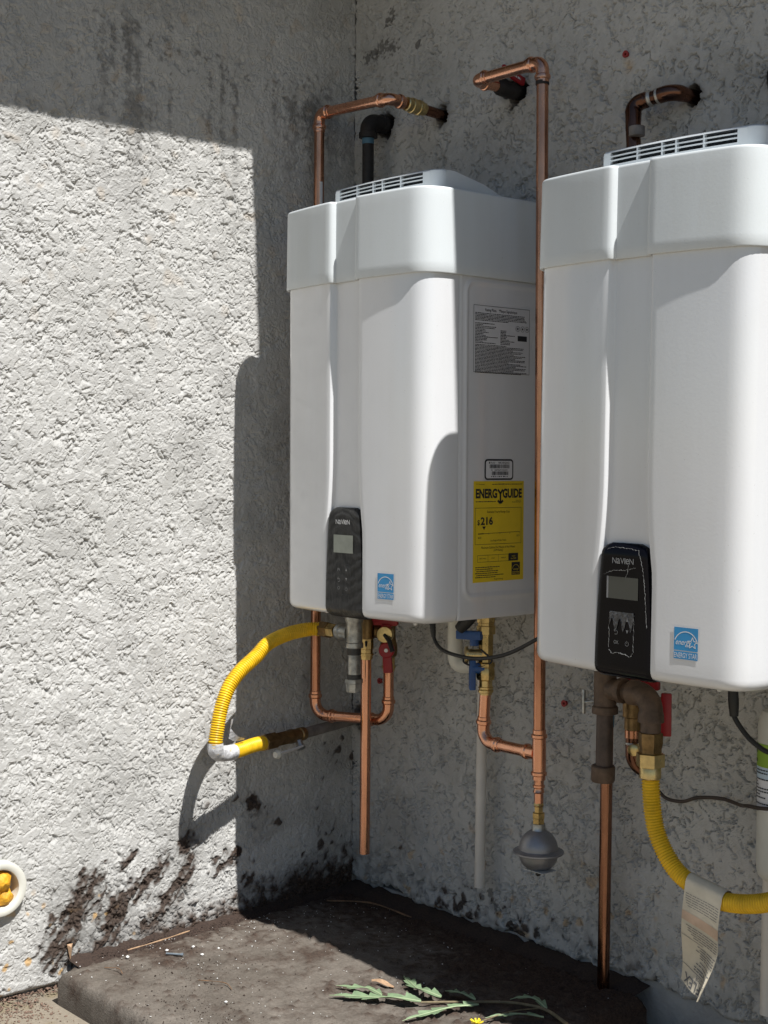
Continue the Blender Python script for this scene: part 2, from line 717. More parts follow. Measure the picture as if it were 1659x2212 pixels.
def bandnoise(shape, lo, hi, seed):
    """smooth random field with features between lo and hi metres"""
    r = np.random.default_rng(seed)
    f = np.fft.rfft2(r.standard_normal(shape))
    ky = np.fft.fftfreq(shape[0], STEP)[:, None]
    kx = np.fft.rfftfreq(shape[1], STEP)[None, :]
    k = np.sqrt(kx * kx + ky * ky)
    flt = np.exp(-(k * lo) ** 2 * 2) - (np.exp(-(k * hi) ** 2 * 2) if hi else 0)
    out = np.fft.irfft2(f * flt, shape)
    out -= out.mean()
    return out / out.std()


def streaknoise(shape, lo, hi, seed, ang, stretch):
    """band noise drawn out along one direction"""
    r = np.random.default_rng(seed)
    f = np.fft.rfft2(r.standard_normal(shape))
    ky = np.fft.fftfreq(shape[0], STEP)[:, None]
    kx = np.fft.rfftfreq(shape[1], STEP)[None, :]
    ka = (kx * math.cos(ang) + ky * math.sin(ang)) * stretch
    kb = -kx * math.sin(ang) + ky * math.cos(ang)
    k = np.sqrt(ka * ka + kb * kb)
    out = np.fft.irfft2(f * (np.exp(-(k * lo) ** 2 * 2) - np.exp(-(k * hi) ** 2 * 2)), shape)
    out -= out.mean()
    return out / out.std()


def warpfield(a, dx, dy):
    h, w_ = a.shape
    yy, xx = np.mgrid[0:h, 0:w_]
    X = np.clip(xx + dx, 0, w_ - 1.001)
    Y = np.clip(yy + dy, 0, h - 1.001)
    x0 = X.astype(int)
    y0 = Y.astype(int)
    fx, fy = X - x0, Y - y0
    return (a[y0, x0] * (1 - fx) * (1 - fy) + a[y0, x0 + 1] * fx * (1 - fy) + a[y0 + 1, x0] * (1 - fx) * fy + a[y0 + 1, x0 + 1] * fx * fy)


def sstep(a, b, x):
    t = np.clip((x - a) / (b - a), 0, 1)
    return t * t * (3 - 2 * t)


def stucco_field(shape, seed, lobes, worms, dec, sc):
    """trowelled plaster: flat lobes with crisp lips, cut by short worm-like grooves"""
    wx = bandnoise(shape, 0.012, 0.04, seed + 1) * 2.0
    wy = bandnoise(shape, 0.012, 0.04, seed + 2) * 2.0
    rag = bandnoise(shape, 0.0065, 0.016, seed + 9)
    mid = bandnoise(shape, 0.07, 0.25, seed + 8)
    big = bandnoise(shape, 0.10, 0.4, seed + 5)
    def nz(lo, hi, k):
        return warpfield(bandnoise(shape, lo * sc, hi * sc, seed + k), wx, wy)
    n = nz(0.034, 0.12, 3)
    n2 = nz(0.017, 0.05, 4)
    top = sstep(-0.07, 0.07, n + 0.12 * rag + 0.3 * mid + 0.15)
    small = sstep(-0.08, 0.12, n2 + 0.15 * rag - 0.55 + 0.35 * mid)
    h = lobes * (0.7 * top + 0.5 * small)
    for k, lo, wd, dp, cut in ((10, 0.036, 0.24, 1.0, 0.10), (14, 0.024, 0.29, 0.8, 0.30), (18, 0.015, 0.36, 0.6, 0.55)):
        f = nz(lo, lo * 3.2, k) + 0.10 * rag
        m = bandnoise(shape, lo * 1.1 * sc, lo * 4 * sc, seed + k + 1) - 0.3 * mid
        h = h - worms * dp * np.exp(-(f / wd) ** 2) * sstep(cut - 0.12, cut + 0.18, m)
    out = h.copy()
    if dec < 0.005:
        for i in range(1, shape[0]):
            out[i] = np.maximum(h[i], out[i - 1] - dec)
    grain = bandnoise(shape, 0.0042, 0.010, seed + 7)
    rough = 1.0 - 0.7 * sstep(0.1, 0.9, n)
    return 0.0006 * big + out - lobes * 0.6 + 0.00018 * grain * rough


def blob(A, B, a0, b0, a1, b1, wd):
    """capsule mask between two points on the wall, soft edged"""
    dx, dy = a1 - a0, b1 - b0
    L2 = dx * dx + dy * dy + 1e-12
    t = np.clip(((A - a0) * dx + (B - b0) * dy) / L2, 0, 1)
    d = np.hypot(A - a0 - t * dx, B - b0 - t * dy)
    return d / wd


def wall_mesh(name, a0, a1, z0, z1, seed, to3d, paint, parent, *relief):
    na = int(round((a1 - a0) / STEP)) + 1
    nz = int(round((z1 - z0) / STEP)) + 1
    A, B = np.meshgrid(np.linspace(a0, a1, na), np.linspace(z0, z1, nz))
    h = stucco_field((nz, na), seed, *relief)
    h, mud, mould, ochre = paint(A, B, h)
    co = to3d(A, B, h).reshape(-1, 3)
    me = bpy.data.meshes.new(name)
    nv = na * nz
    me.vertices.add(nv)
    me.vertices.foreach_set('co', co.astype(np.float32).ravel())
    idx = np.arange(nv).reshape(nz, na)
    q = np.stack([idx[:-1, :-1], idx[:-1, 1:], idx[1:, 1:], idx[1:, :-1]], -1).reshape(-1, 4)
    nf = len(q)
    me.loops.add(nf * 4)
    me.loops.foreach_set('vertex_index', q.astype(np.int32).ravel())
    me.polygons.add(nf)
    me.polygons.foreach_set('loop_start', np.arange(nf, dtype=np.int32) * 4)
    me.polygons.foreach_set('use_smooth', np.zeros(nf, dtype=bool))
    me.update(calc_edges=True)
    for nm, ar in (('mud', mud), ('mould', mould), ('ochre', ochre)):
        at = me.attributes.new(nm, 'FLOAT', 'POINT')
        at.data.foreach_set('value', np.clip(ar, 0, 1).astype(np.float32).ravel())
    me.materials.append(MATS['stucco'])
    o = bpy.data.objects.new(name, me)
    C.objects.link(o)
    o.parent = parent
    return o


house = thing('stucco_house', 'corner of a house with rough off-white stucco walls and eaves above', 'house', (0, 0, G))
house['base'] = [0.0, 0.0, G]


def paint_side(Y, Z, h):
    sh = Y.shape
    n = bandnoise(sh, 0.016, 0.07, 91)
    n2 = bandnoise(sh, 0.006, 0.022, 92)
    big = bandnoise(sh, 0.12, 0.5, 93)
    n4 = streaknoise(sh, 0.009, 0.035, 94, 0.85, 3.2)
    halo = np.zeros(sh)
    mud = np.zeros(sh)
    lumps = [(-0.665, 0.075, -0.705, 0.03, 0.028), (-0.705, 0.03, -0.742, -0.04, 0.030), (-0.50, 0.088, -0.545, 0.055, 0.016),
             (-0.545, 0.055, -0.617, 0.022, 0.022), (-0.60, 0.004, -0.625, -0.012, 0.026), (-0.63, -0.043, -0.655, -0.05, 0.018),
             (-0.436, 0.085, -0.455, 0.045, 0.014), (-0.455, 0.045, -0.495, 0.010, 0.018), (-0.505, -0.006, -0.518, -0.01, 0.014),
             (-0.436, 0.128, -0.446, 0.115, 0.013), (-0.285, 0.185, -0.272, 0.168, 0.013), (-0.34, 0.072, -0.36, 0.06, 0.016),
             (-0.15, -0.015, -0.14, -0.05, 0.032), (-0.285, 0.012, -0.287, 0.010, 0.012),
             (-0.55, -0.035, -0.52, -0.03, 0.012), 
             (-0.57, 0.12, -0.60, 0.10, 0.007)]
    for (a0, b0, a1, b1, wd) in lumps:
        d = blob(Y, Z, a0, b0, a1, b1, wd)
        mud = np.maximum(mud, 0.95 * sstep(0.42, -0.50, d - 0.88 + 0.20 * n + 0.14 * n2 + 0.42 * n4))
        halo = np.maximum(halo, 0.38 * sstep(2.0, 0.6, d + 0.45 * n + 0.25 * n2))
    # splashed dirt thinning out upwards, heavier towards the corner, and soil banked at the base
    low = sstep(0.42, -0.05, Z + 0.10 * sstep(-0.6, 0.0, Y) * -1)
    mud = np.maximum(mud, sstep(0.8, 1.5, n4 * 0.40 + n * 0.45 + 0.6 * big + 1.8 * low - 1.85) * sstep(-0.62, -0.30, Y) * sstep(0.02, 0.3, low) * 0.9)
    mud = np.maximum(mud, sstep(0.05, -0.03, Z + 0.035 - 0.045 * sstep(-0.4, 0.0, Y) - 0.014 * n - 0.008 * n2) * sstep(-0.62, -0.5, Y))
    # black round hole, its darkness painted in through the mud mask
    dk = np.hypot(Y + 0.317, Z - 0.081) / 0.0125
    mud = np.maximum(mud, sstep(1.2, 0.85, dk + 0.12 * n2))
    bank = np.clip(mud, 0, 1)
    h = h - 0.045 * sstep(1.03, 0.95, np.hypot(Y + 0.864, Z - 0.107) / 0.037)
    h = h + bank * (0.0018 + 0.0017 * n + 0.0012 * n2)
    # mould streaks high on the wall
    rows = np.random.default_rng(5).standard_normal(sh[1])
    ker = np.exp(-np.linspace(-2.5, 2.5, 19) ** 2)
    streak = np.convolve(rows, ker / ker.sum(), 'same')
    streak = streak / streak.std()
    band = 1.735 + 0.04 * np.interp(Y[0], [-0.9, -0.55, -0.3, 0], [1.2, 0.3, -0.3, 0.2]) + 0.018 * bandnoise(sh, 0.03, 0.2, 97)
    dz = Z - band
    up_ = sstep(0.05, -0.01, dz) * sstep(-0.36, -0.02, dz)
    m = up_ * sstep(-0.4, 1.9, 0.7 * streak[None, :] + 0.45 * n + 0.45 * n2 + 0.5 * big) * 0.55
    m = np.maximum(m, sstep(0.028, 0.0, np.abs(dz)) * sstep(0.1, 1.6, n * 0.6 + n2 * 0.7 + 0.1) * 0.6)
    m *= sstep(-0.75, -0.60, Y) * sstep(0.02, -0.12, Y) * 0.85 + 0.15
    # thin grime everywhere, more near the ground and in the corner
    grime = sstep(0.2, 2.0, big + 0.3 * n) * 0.16
    grime += 0.22 * low * sstep(-0.8, 0.8, big)
    mould = np.clip(np.maximum(m, halo) + grime, 0, 1)
    oc = sstep(1.75, 2.3, bandnoise(sh, 0.018, 0.06, 99)) * sstep(0.12, 0.0, Z) * sstep(-0.5, -0.62, Y) * 0.8
    oc = np.maximum(oc, 0.14 * sstep(1.2, 2.4, bandnoise(sh, 0.03, 0.12, 98)) * sstep(1.0, 1.4, Z))
    # foot of the plaster curls in
    h = h - 0.012 * sstep(0.012, -0.004, Z - Z.min()) ** 2
    return h, mud, mould, oc


side = wall_mesh('side_wall', -1.0, 0.0, -0.106, 1.98, 20,
                 lambda A, B, h: np.stack([h, A, B], -1), paint_side, house, 0.0018, 0.0038, 0.0010, 0.88)
side.location = (0, 0, -G)

HOLES = [(0.287, 1.634, 0.0175), (0.106, 1.646, 0.024), (0.501, 1.645, 0.025), (0.929, 1.553, 0.016), (1.110, 1.553, 0.021), (0.026, 0.338, 0.02)]


def paint_back(X, Z, h):
    sh = X.shape
    n = bandnoise(sh, 0.016, 0.07, 191)
    n2 = bandnoise(sh, 0.006, 0.022, 192)
    big = bandnoise(sh, 0.12, 0.5, 193)
    mud = np.zeros(sh)
    mould = sstep(0.2, 2.0, big + 0.3 * n) * 0.15
    for (hx, hz, hr) in HOLES:
        d = np.hypot(X - hx, Z - hz) / hr
        dd = d + 0.14 * n + 0.06 * n2
        h = h - 0.06 * sstep(1.12, 0.9, dd)
        mould = np.maximum(mould, sstep(2.2, 1.0, dd) * 0.35)
        mud = np.maximum(mud, sstep(1.25, 0.95, dd) * 0.9)
        # grout smear under the opening
        h = h + 0.0014 * sstep(2.2, 1.3, np.hypot(X - hx, (Z - hz + hr) * 0.8) / hr)
    for (a0, b0, a1, b1, wd) in [(0.045, 1.805, 0.075, 1.812, 0.012), (0.095, 1.815, 0.135, 1.812, 0.012), (0.11, 1.872, 0.125, 1.875, 0.010),
                                 (0.20, 1.80, 0.21, 1.80, 0.006), (0.445, 0.035, 0.46, 0.0, 0.006)]:
        d = blob(X, Z, a0, b0, a1, b1, wd)
        mould = np.maximum(mould, sstep(1.3, 0.5, d + 0.35 * n + 0.5 * n2) * 0.7)
    # damp, dirty foot of the wall
    low = sstep(0.10, -0.03, Z - 0.05 * sstep(0.3, 0.0, X) + 0.02 * sstep(0.5, 0.9, X))
    mud = np.maximum(mud, sstep(0.9, 1.6, n2 * 0.2 + n * 0.55 + 0.5 * big + 1.9 * low - 1.45) * sstep(1.0, 0.6, X) * sstep(0.02, 0.3, low) * 0.9)
    mould = np.maximum(mould, low * 0.4 * sstep(-1, 1, n))
    oc = 0.5 * sstep(1.5, 2.4, bandnoise(sh, 0.025, 0.09, 199)) * sstep(0.3, 0.0, Z)
    oc = np.maximum(oc, 0.4 * sstep(0.02, 0.0, np.hypot(X - 0.785, Z - 1.635)))
    h = h + np.clip(mud, 0, 1) * (0.0006 + 0.0009 * n)
    h = h - 0.010 * sstep(0.012, -0.004, Z - Z.min()) ** 2
    return h, mud, mould, oc




def foot(x):
    """ragged lower edge of the plaster"""
    r = np.random.default_rng(77).standard_normal(len(x))
    k = np.exp(-np.linspace(-2.2, 2.2, 13) ** 2)
    f = np.convolve(r, k / k.sum(), 'same')
    k2 = np.exp(-np.linspace(-2.2, 2.2, 61) ** 2)
    g_ = np.convolve(r, k2 / k2.sum(), 'same')
    return 0.004 * np.clip(f / f.std(), -1.2, 1.8) * 0.6 + 0.004 * g_ / g_.std() - 0.010 * sstep(0.3, 1.0, x) + 0.006 * sstep(0.25, 0.0, x)


back = wall_mesh('back_wall', 0.0, 1.30, -0.036, 1.98, 60,
                 lambda A, B, h: np.stack([A, -h, B + foot(A[0])[None, :] * sstep(0.03, -0.036, B)], -1), paint_back, house, 0.0015, 0.0056, 0.01, 0.90)
back.location = (0, 0, -G)

# plain continuation of the walls beyond the relief, foundation, eaves and roof
EZ, EX, EY = 2.20, 0.40, -0.286
MB().box((-0.16, -0.99, -0.106), (-0.014, 0.16, 2.5)).box((-3.0, -1.03, -0.106), (0.002, -1.0, 2.5)).box((-0.16, -0.9995, 1.98), (0.002, 0.0, 2.5)).build('side_wall_core', 'stucco_plain', house)
MB().box((-0.012, 0.075, -0.036), (4.6, 0.16, 2.5)).box((1.30, -0.002, -0.036), (4.6, 0.074, 2.5)).box((0.002, -0.002, 1.98), (1.2995, 0.074, 2.5)).build('back_wall_core', 'stucco_plain', house)
fv = MB()
xs_ = np.linspace(0.0, 4.6, 140)
prof_ = []
for i, x in enumerate(xs_):
    k = 0.003 * math.sin(x * 31) + 0.002 * math.sin(x * 77 + 1)
    prof_.append((x, k))
vv, ff = [], []
for (x, k) in prof_:
    vv += [(x, 0.010 + k, G - 0.05), (x, 0.010 + k * 0.6, -0.075), (x, 0.013, -0.036), (x, 0.10, -0.036)]
for i in range(len(prof_) - 1):
    for j in range(3):
        a = i * 4 + j
        ff.append((a, a + 4, a + 5, a + 1))
fv.add(vv, ff)
fv.build('foundation', 'foundation', house)
MB().box((-0.15, -1.01, G - 0.05), (-0.022, 0.1, -0.106)).build('foundation', 'foundation', house)
# eaves: soffit, fascia and roof slopes
MB().box((-3.0, -1.42, EZ + 0.012), (EX - 0.03, 0.0, EZ + 0.03)).build('soffit', 'soffit_paint', house)
MB().box((EX - 0.03, EY + 0.03, EZ + 0.012), (4.6, 0.0, EZ + 0.03)).build('soffit', 'soffit_paint', house)
MB().box((EX - 0.022, -1.45, EZ), (EX, EY, EZ + 0.15)).build('fascia', 'soffit_paint', house)
MB().box((EX - 0.022, EY, EZ), (4.6, EY + 0.022, EZ + 0.15)).build('fascia', 'soffit_paint', house)
sl = 0.42
MB().add([(EX + 0.03, -1.48, EZ + 0.151), (EX + 0.03, EY - 0.03, EZ + 0.151), (-1.5, 1.6, EZ + 0.151 + sl * 1.93), (-1.5, -1.48, EZ + 0.151 + sl * 1.93),
          (EX + 0.03, -1.48, EZ + 0.171), (EX + 0.03, EY - 0.03, EZ + 0.171), (-1.5, 1.6, EZ + 0.171 + sl * 1.93), (-1.5, -1.48, EZ + 0.171 + sl * 1.93)],
         [(3, 2, 1, 0), (4, 5, 6, 7), (0, 1, 5, 4), (2, 3, 7, 6)]).build('roof', 'roof_shingle', house)
MB().add([(EX + 0.03, EY - 0.03, EZ + 0.152), (4.6, EY - 0.03, EZ + 0.152), (4.6, 1.6, EZ + 0.152 + sl * 1.93), (-1.5, 1.6, EZ + 0.152 + sl * 1.93),
          (EX + 0.03, EY - 0.03, EZ + 0.172), (4.6, EY - 0.03, EZ + 0.172), (4.6, 1.6, EZ + 0.172 + sl * 1.93), (-1.5, 1.6, EZ + 0.172 + sl * 1.93)],
         [(3, 2, 1, 0), (4, 5, 6, 7), (0, 1, 5, 4), (2, 3, 7, 6)]).build('roof', 'roof_shingle', house)

# ------------------------------------------------------------------ concrete pad
PZ = -0.055
pad_o = (0.43, -0.42, G)


def pad_mesh():
    x0, x1, y0, y1 = 0.066, 0.872, -0.775, -0.028
    st = 0.006
    nx = int((x1 - x0) / st) + 1
    ny = int((y1 - y0) / st) + 1
    X, Y = np.meshgrid(np.linspace(x0, x1, nx), np.linspace(y0, y1, ny))
    global STEP
    keep = STEP
    STEP = st
    n = bandnoise(X.shape, 0.02, 0.12, 301)
    n2 = bandnoise(X.shape, 0.008, 0.03, 302)
    STEP = keep
    r = 0.018
    ed = np.minimum(np.minimum(X - x0, x1 - X), np.minimum(Y - y0, y1 - Y))
    e = np.clip(ed / r, 0, 1)
    Z = PZ - r * (1 - np.sqrt(np.clip(1 - (1 - e) ** 2, 0, 1))) + 0.0009 * n + 0.0005 * n2
    # soil lying along the two walls, and patches darkened over the right rear
    dl = X - x0 + 0.02 * n
    db = y1 - Y + 0.02 * n
    darkened = np.maximum(0.85 * sstep(0.065, 0.0, dl + 0.02 * n2) * sstep(-0.70, -0.55, Y), sstep(0.20, 0.05, db + 0.03 * n2 - 0.07 * sstep(0.4, 0.75, X)))
    darkened = np.maximum(darkened, 0.8 * sstep(0.5, 1.0, n * 0.6 + n2 * 0.5 + 1.6 * sstep(0.35, 0.75, X) * sstep(-0.5, -0.3, Y) - 0.55))
    Z = Z + 0.004 * np.clip(darkened, 0, 1) * (0.6 + 0.4 * n2) * e
    X = X - 0.055 * np.clip((Y - y0) / (y1 - y0), 0, 1) * np.clip((x1 - X) / (x1 - x0), 0, 1)
    v = np.stack([X, Y, Z], -1).reshape(-1, 3)
    idx = np.arange(nx * ny).reshape(ny, nx)
    q = np.stack([idx[:-1, :-1], idx[:-1, 1:], idx[1:, 1:], idx[1:, :-1]], -1).reshape(-1, 4).tolist()
    ring = list(idx[0, :]) + list(idx[1:, -1]) + list(idx[-1, -2::-1]) + list(idx[-2:0:-1, 0])
    v = v.tolist()
    k = len(v)
    for i in ring:
        v.append((v[i][0], v[i][1], G - 0.01))
    m = len(ring)
    for i in range(m):
        j = (i + 1) % m
        q.append((int(ring[j]), int(ring[i]), k + i, k + j))
    me = bpy.data.meshes.new('concrete_pad')
    me.from_pydata(v, [], q)
    at = me.attributes.new('darkened', 'FLOAT', 'POINT')
    val = np.zeros(len(v), dtype=np.float32)
    val[:nx * ny] = np.clip(darkened, 0, 1).ravel()
    at.data.foreach_set('value', val)
    me.update()
    return link_mesh('concrete_pad', me, 'pad_concrete', None, 50)


pad = tag(pad_mesh(), 'low dirty grey concrete pad on the ground below both water heaters', 'concrete pad')

# ================================================================== WATER HEATERS
BODYTOP, TOPZ = 0.70, 0.788
SEAM = -0.252
HW = 0.2155


def front_y(x):
    return -0.345 + 0.40 * x * x


def outline(wo, wi, depth, yback=SEAM):
    """front shell outline, from right seam round the bowed front to the left seam"""
    half = []
    P0, Cc, P2 = (HW, -0.273), (HW, -0.3269), (0.174, front_y(0.174))
    half.append((HW, SEAM))
    if yback > SEAM:
        half.append((HW, yback))
    for i in range(11):
        t = i / 10
        half.append(((1 - t) ** 2 * P0[0] + 2 * t * (1 - t) * Cc[0] + t * t * P2[0], (1 - t) ** 2 * P0[1] + 2 * t * (1 - t) * Cc[1] + t * t * P2[1]))
    for i in range(1, 12):
        x = 0.174 + (wo - 0.174) * i / 12
        half.append((x, front_y(x)))
    for i in range(0, 9):
        t = i / 8
        x = wo + (wi - wo) * t
        s = t * t * (3 - 2 * t)
        half.append((x, front_y(x) + depth * s))
    for i in range(1, 4):
        x = wi * (1 - i / 4)
        half.append((x, front_y(x) + depth))
    mid = [(0.0, front_y(0) + depth)]
    pts = half + mid + [(-x, y) for x, y in reversed(half)]
    return pts


def offset_outline(pts, off):
    n = len(pts)
    out = []
    for i in range(n):
        a = pts[max(i - 1, 0)]
        b = pts[min(i + 1, n - 1)]
        dx, dy = b[0] - a[0], b[1] - a[1]
        L = math.hypot(dx, dy) or 1
        # walking from right seam to left seam with the front at -y: outward is (-dy... ) chosen so that front moves to -y
        nx, ny = -dy / L, dx / L
        out.append((pts[i][0] + nx * off, pts[i][1] + ny * off))
    return out


def loft(rings, closed=False, cap0=False, cap1=False):
    m = MB()
    n = len(rings[0])
    m.v = [tuple(p) for r in rings for p in r]
    for i in range(len(rings) - 1):
        for j in range(n if closed else n - 1):
            a = i * n + j
            b = i * n + (j + 1) % n
            m.f.append((a, a + n, b + n, b))
    if cap0:
        m.f.append(tuple(range(n)))
    if cap1:
        k = (len(rings) - 1) * n
        m.f.append(tuple(k + j for j in reversed(range(n))))
    return m


def channel_w(z):
    t = max(0.0, min(1.0, (z - 0.16) / 0.16))
    fl = (1 - t) ** 2
    return 0.044 + 0.012 * fl, 0.035 + 0.013 * fl


def heater(loc, label, filmed, side_labels, group, CAPZ=0.634, lean=0.0):
    H = thing('water_heater', label, 'water heater', loc, group, world=False)
    H.rotation_euler = (0, R(lean), 0)
    # --- front cover
    rings = []
    lv = [(0.0, -0.016), (0.0012, -0.010), (0.004, -0.005), (0.008, -0.002), (0.013, -0.0004), (0.018, 0.0)]
    lv += [(0.018 + (0.66 - 0.018) * i / 26, 0.0) for i in range(1, 27)]
    for z, off in lv:
        wo, wi = channel_w(z)
        dpt = 0.012
        pts = offset_outline(outline(wo, wi, dpt), off)
        rings.append([(x, y, z) for x, y in pts])
    m = loft(rings, cap0=True)
    cover = m.build('front_cover', 'white_enamel', H, 40)
    # --- rear cabinet: box with an embossed panel on each side
    m = MB()
    m.box((-0.2145, SEAM + 0.003, 0.003), (0.2120, -0.012, BODYTOP))
    cab = m.build('cabinet', 'white_enamel', H)
    ny, nz = 70, 150
    y0, y1, z0, z1 = SEAM + 0.003, -0.012, 0.003, BODYTOP - 0.05
    vv = []
    for j in range(nz + 1):
        for i in range(ny + 1):
            y = y0 + (y1 - y0) * i / ny
            z = z0 + (z1 - z0) * j / nz
            # signed distance to the rounded rectangle
            cx, cz, hx, hz, rr = -0.1225, 0.335, 0.117, 0.297, 0.028
            qx, qz = abs(y - cx) - hx + rr, abs(z - cz) - hz + rr
            d = math.hypot(max(qx, 0), max(qz, 0)) + min(max(qx, qz), 0) - rr
            bumpy = 0.0032 * math.exp(-((d + 0.006) / 0.0035) ** 2) + 0.0008 * (1 if d < -0.006 else 0)
            edge = min((y - y0) / 0.004, 1) * min((z - z0) / 0.004, 1)
            vv.append((0.2127 + 0.0022 * math.sqrt(max(0, 1 - (1 - edge) ** 2)) + bumpy, y, z))
    ff = [(j * (ny + 1) + i, j * (ny + 1) + i + 1, (j + 1) * (ny + 1) + i + 1, (j + 1) * (ny + 1) + i) for j in range(nz) for i in range(ny)]
    mesh_obj('side_panel', vv, ff, 'white_enamel', H, 60)
    # --- top cap skirt
    def ring(off, z, dpt=0.011):
        o = offset_outline(outline(0.042, 0.0335, dpt, yback=-0.008), off)
        return [(x, y, z) for x, y in o]
    rings = [ring(0.0014, CAPZ + 0.006), ring(0.0016, CAPZ + 0.0008), ring(0.0028, CAPZ), ring(0.0062, CAPZ + 0.0003), ring(0.0070, CAPZ + 0.002)]
    rings += [ring(0.0070 - 0.0016 * i / 8, CAPZ + 0.002 + (TOPZ - 0.007 - CAPZ) * i / 8) for i in range(1, 9)]
    rings += [ring(0.0053, TOPZ - 0.0040), ring(0.0047, TOPZ - 0.0018), ring(0.0034, TOPZ - 0.0005), ring(0.0015, TOPZ)]
    capm = loft(rings, cap1=True)
    cap = capm.build('vent_cap', 'white_plastic', H, 40)
    # screw on the right flank of the cap
    MB().rev((0.2200, -0.136, CAPZ + 0.009), (1, 0, 0), [(0, 0.0045), (0.0012, 0.0045), (0.0022, 0.003), (0.0024, 0.0008)], 16).build('screw', 'dark_steel', H)
    # --- vent hood with louvres, wedge falling to the back
    hx0, hx1, hz1 = -0.123, 0.166, 0.831
    def hy(x):
        return -0.277 + 0.40 * (x - 0.020) ** 2
    hood = MB()
    nx = 36
    lx0, lx1, lz0, lz1 = -0.106, 0.138, 0.8075, 0.8270
    def hood_row(z, inset, rad):
        row = []
        for i in range(nx + 1):
            x = hx0 + (hx1 - hx0) * i / nx
            row.append((x, hy(x) + inset, z))
        return row
    # front frame: bottom strip, top strip, two cheeks (around the louvre opening)
    def strip(xa, xb, za, zb, n=24, top=False):
        rr = []
        for i in range(n + 1):
            x = xa + (xb - xa) * i / n
            rr.append((x, hy(x)))
        front = [[(x, y, za) for x, y in rr], [(x, y, zb) for x, y in rr]]
        inner = [[(x, y + 0.006, zb) for x, y in rr], [(x, y + 0.006, za) for x, y in rr]]
        rings_ = front + inner
        k = loft(rings_ + [rings_[0]])
        hood.add(k.v, k.f)
        for e in (0, n):
            a = [r_[e] for r_ in rings_]
            hood.add(a, [(0, 1, 2, 3), (3, 2, 1, 0)][:1])
    strip(hx0 + 0.004, hx1 - 0.012, TOPZ - 0.004, lz0)
    strip(hx0 + 0.004, lx0, lz0, lz1, 3)
    strip(lx1, hx1 - 0.012, lz0, lz1, 3)
    # roof and sides as one shell
    def sect(x, k):
        """k in 0..1 rounding of the right and left shoulder"""
        y = hy(x)
        zt = hz1 - k * 0.020
        return [(x, y + k * 0.010, TOPZ - 0.004), (x, y + k * 0.010, lz1 if k == 0 else zt - 0.008), (x, y + 0.0008 + k * 0.010, zt - 0.0022), (x, y + 0.004 + k * 0.010, zt),
                (x, y + 0.045, zt), (x, -0.15, zt - (zt - TOPZ) * 0.36), (x, -0.06, TOPZ - 0.003)]
    shell = []
    for i in range(nx + 1):
        x = hx0 + 0.004 + (hx1 - 0.012 - hx0 - 0.004) * i / nx
        shell.append(sect(x, 0.0)[1:])
    k = loft(shell)
    hood.add(k.v, k.f)
    for sgn, xe, wd in ((1, hx1 - 0.012, 0.022), (-1, hx0 + 0.004, 0.006)):
        rr = []
        for i in range(9):
            a = math.pi / 2 * i / 8
            x = xe + sgn * wd * math.sin(a)
            drop = 1 - math.cos(a)
            y = hy(xe)
            zt = hz1
            base = [(x, y + drop * wd, TOPZ - 0.004), (x, y + drop * wd, zt - 0.008), (x - sgn * 0.0004, y + 0.0008 + drop * wd, zt - 0.0025), (x - sgn * 0.002, y + 0.004 + drop * wd, zt - 0.0006 * drop),
                    (x - sgn * 0.002, y + 0.045, zt - 0.0006 * drop), (x - sgn * 0.002, -0.15, zt - (zt - TOPZ) * 0.36), (x - sgn * 0.002, -0.06, TOPZ - 0.003)]
            rr.append(base)
        if sgn < 0:
            rr = rr[::-1]
        k = loft(rr)
        hood.add(k.v, k.f)
        # flank
        x = xe + sgn * wd
        y = hy(xe) + wd
        fl = [(x, y, TOPZ - 0.004), (x, y, hz1 - 0.008), (x - sgn * 0.002, y + 0.004, hz1 - 0.0006), (x - sgn * 0.002, hy(xe) + 0.045, hz1 - 0.0006),
              (x - sgn * 0.002, -0.15, hz1 - (hz1 - TOPZ) * 0.36), (x - sgn * 0.002, -0.06, TOPZ - 0.003)]
        hood.add(fl, [tuple(range(6)) if sgn > 0 else tuple(reversed(range(6)))])
    hd = hood.build('vent_hood', 'hood_plastic', H, 40)
    # louvre bars
    for q in (0.34, 0.68):
        zc = lz0 + (lz1 - lz0) * q
        hm = MB()
        sec = [(0.0, -0.0012), (0.0, 0.0012), (0.006, 0.0024), (0.006, 0.0)]
        rows = []
        for i in range(21):
            x = lx0 + (lx1 - lx0) * i / 20
            rows.append([(x, hy(x) + 0.0004 + a, zc + b) for a, b in sec])
        k = loft(rows, closed=True)
        hm.add(k.v, k.f)
        hm.build('slat', 'hood_plastic', hd)
    for xq in (-0.048, 0.002, 0.029, 0.080):
        hm = MB()
        hm.box((xq - 0.0013, hy(xq) + 0.0002, lz0), (xq + 0.0013, hy(xq) + 0.007, lz1))
        hm.build('mullion', 'hood_plastic', hd)
    hm = MB()
    rows = [[(lx0 - 0.004 + (lx1 - lx0 + 0.008) * i / 12, hy(lx0 + (lx1 - lx0) * i / 12) + 0.022, z) for i in range(13)] for z in (lz0 - 0.012, lz1 + 0.002)]
    k = loft(rows)
    hm.add(k.v, k.f)
    hm.build('duct_shade_plate', 'duct_shade', hd)  # dark plate behind the louvres, its colour standing in for shade inside
    # --- control panel: tapered bowed slab, rounded top corners
    pz1 = 0.207
    pm = MB()
    cols, nzp = 20, 44
    def pw(z):
        t = z / pz1
        wv_ = 0.0565 - 0.0005 * t - 0.0125 * t ** 1.6
        rc = 0.016
        if z > pz1 - rc:
            u = (z - (pz1 - rc)) / rc
            wv_ -= rc * (1 - math.sqrt(max(0, 1 - u * u)))
        if z < 0.010:
            u = 1 - z / 0.010
            wv_ -= 0.004 * (1 - math.sqrt(max(0, 1 - u * u)))
        return wv_
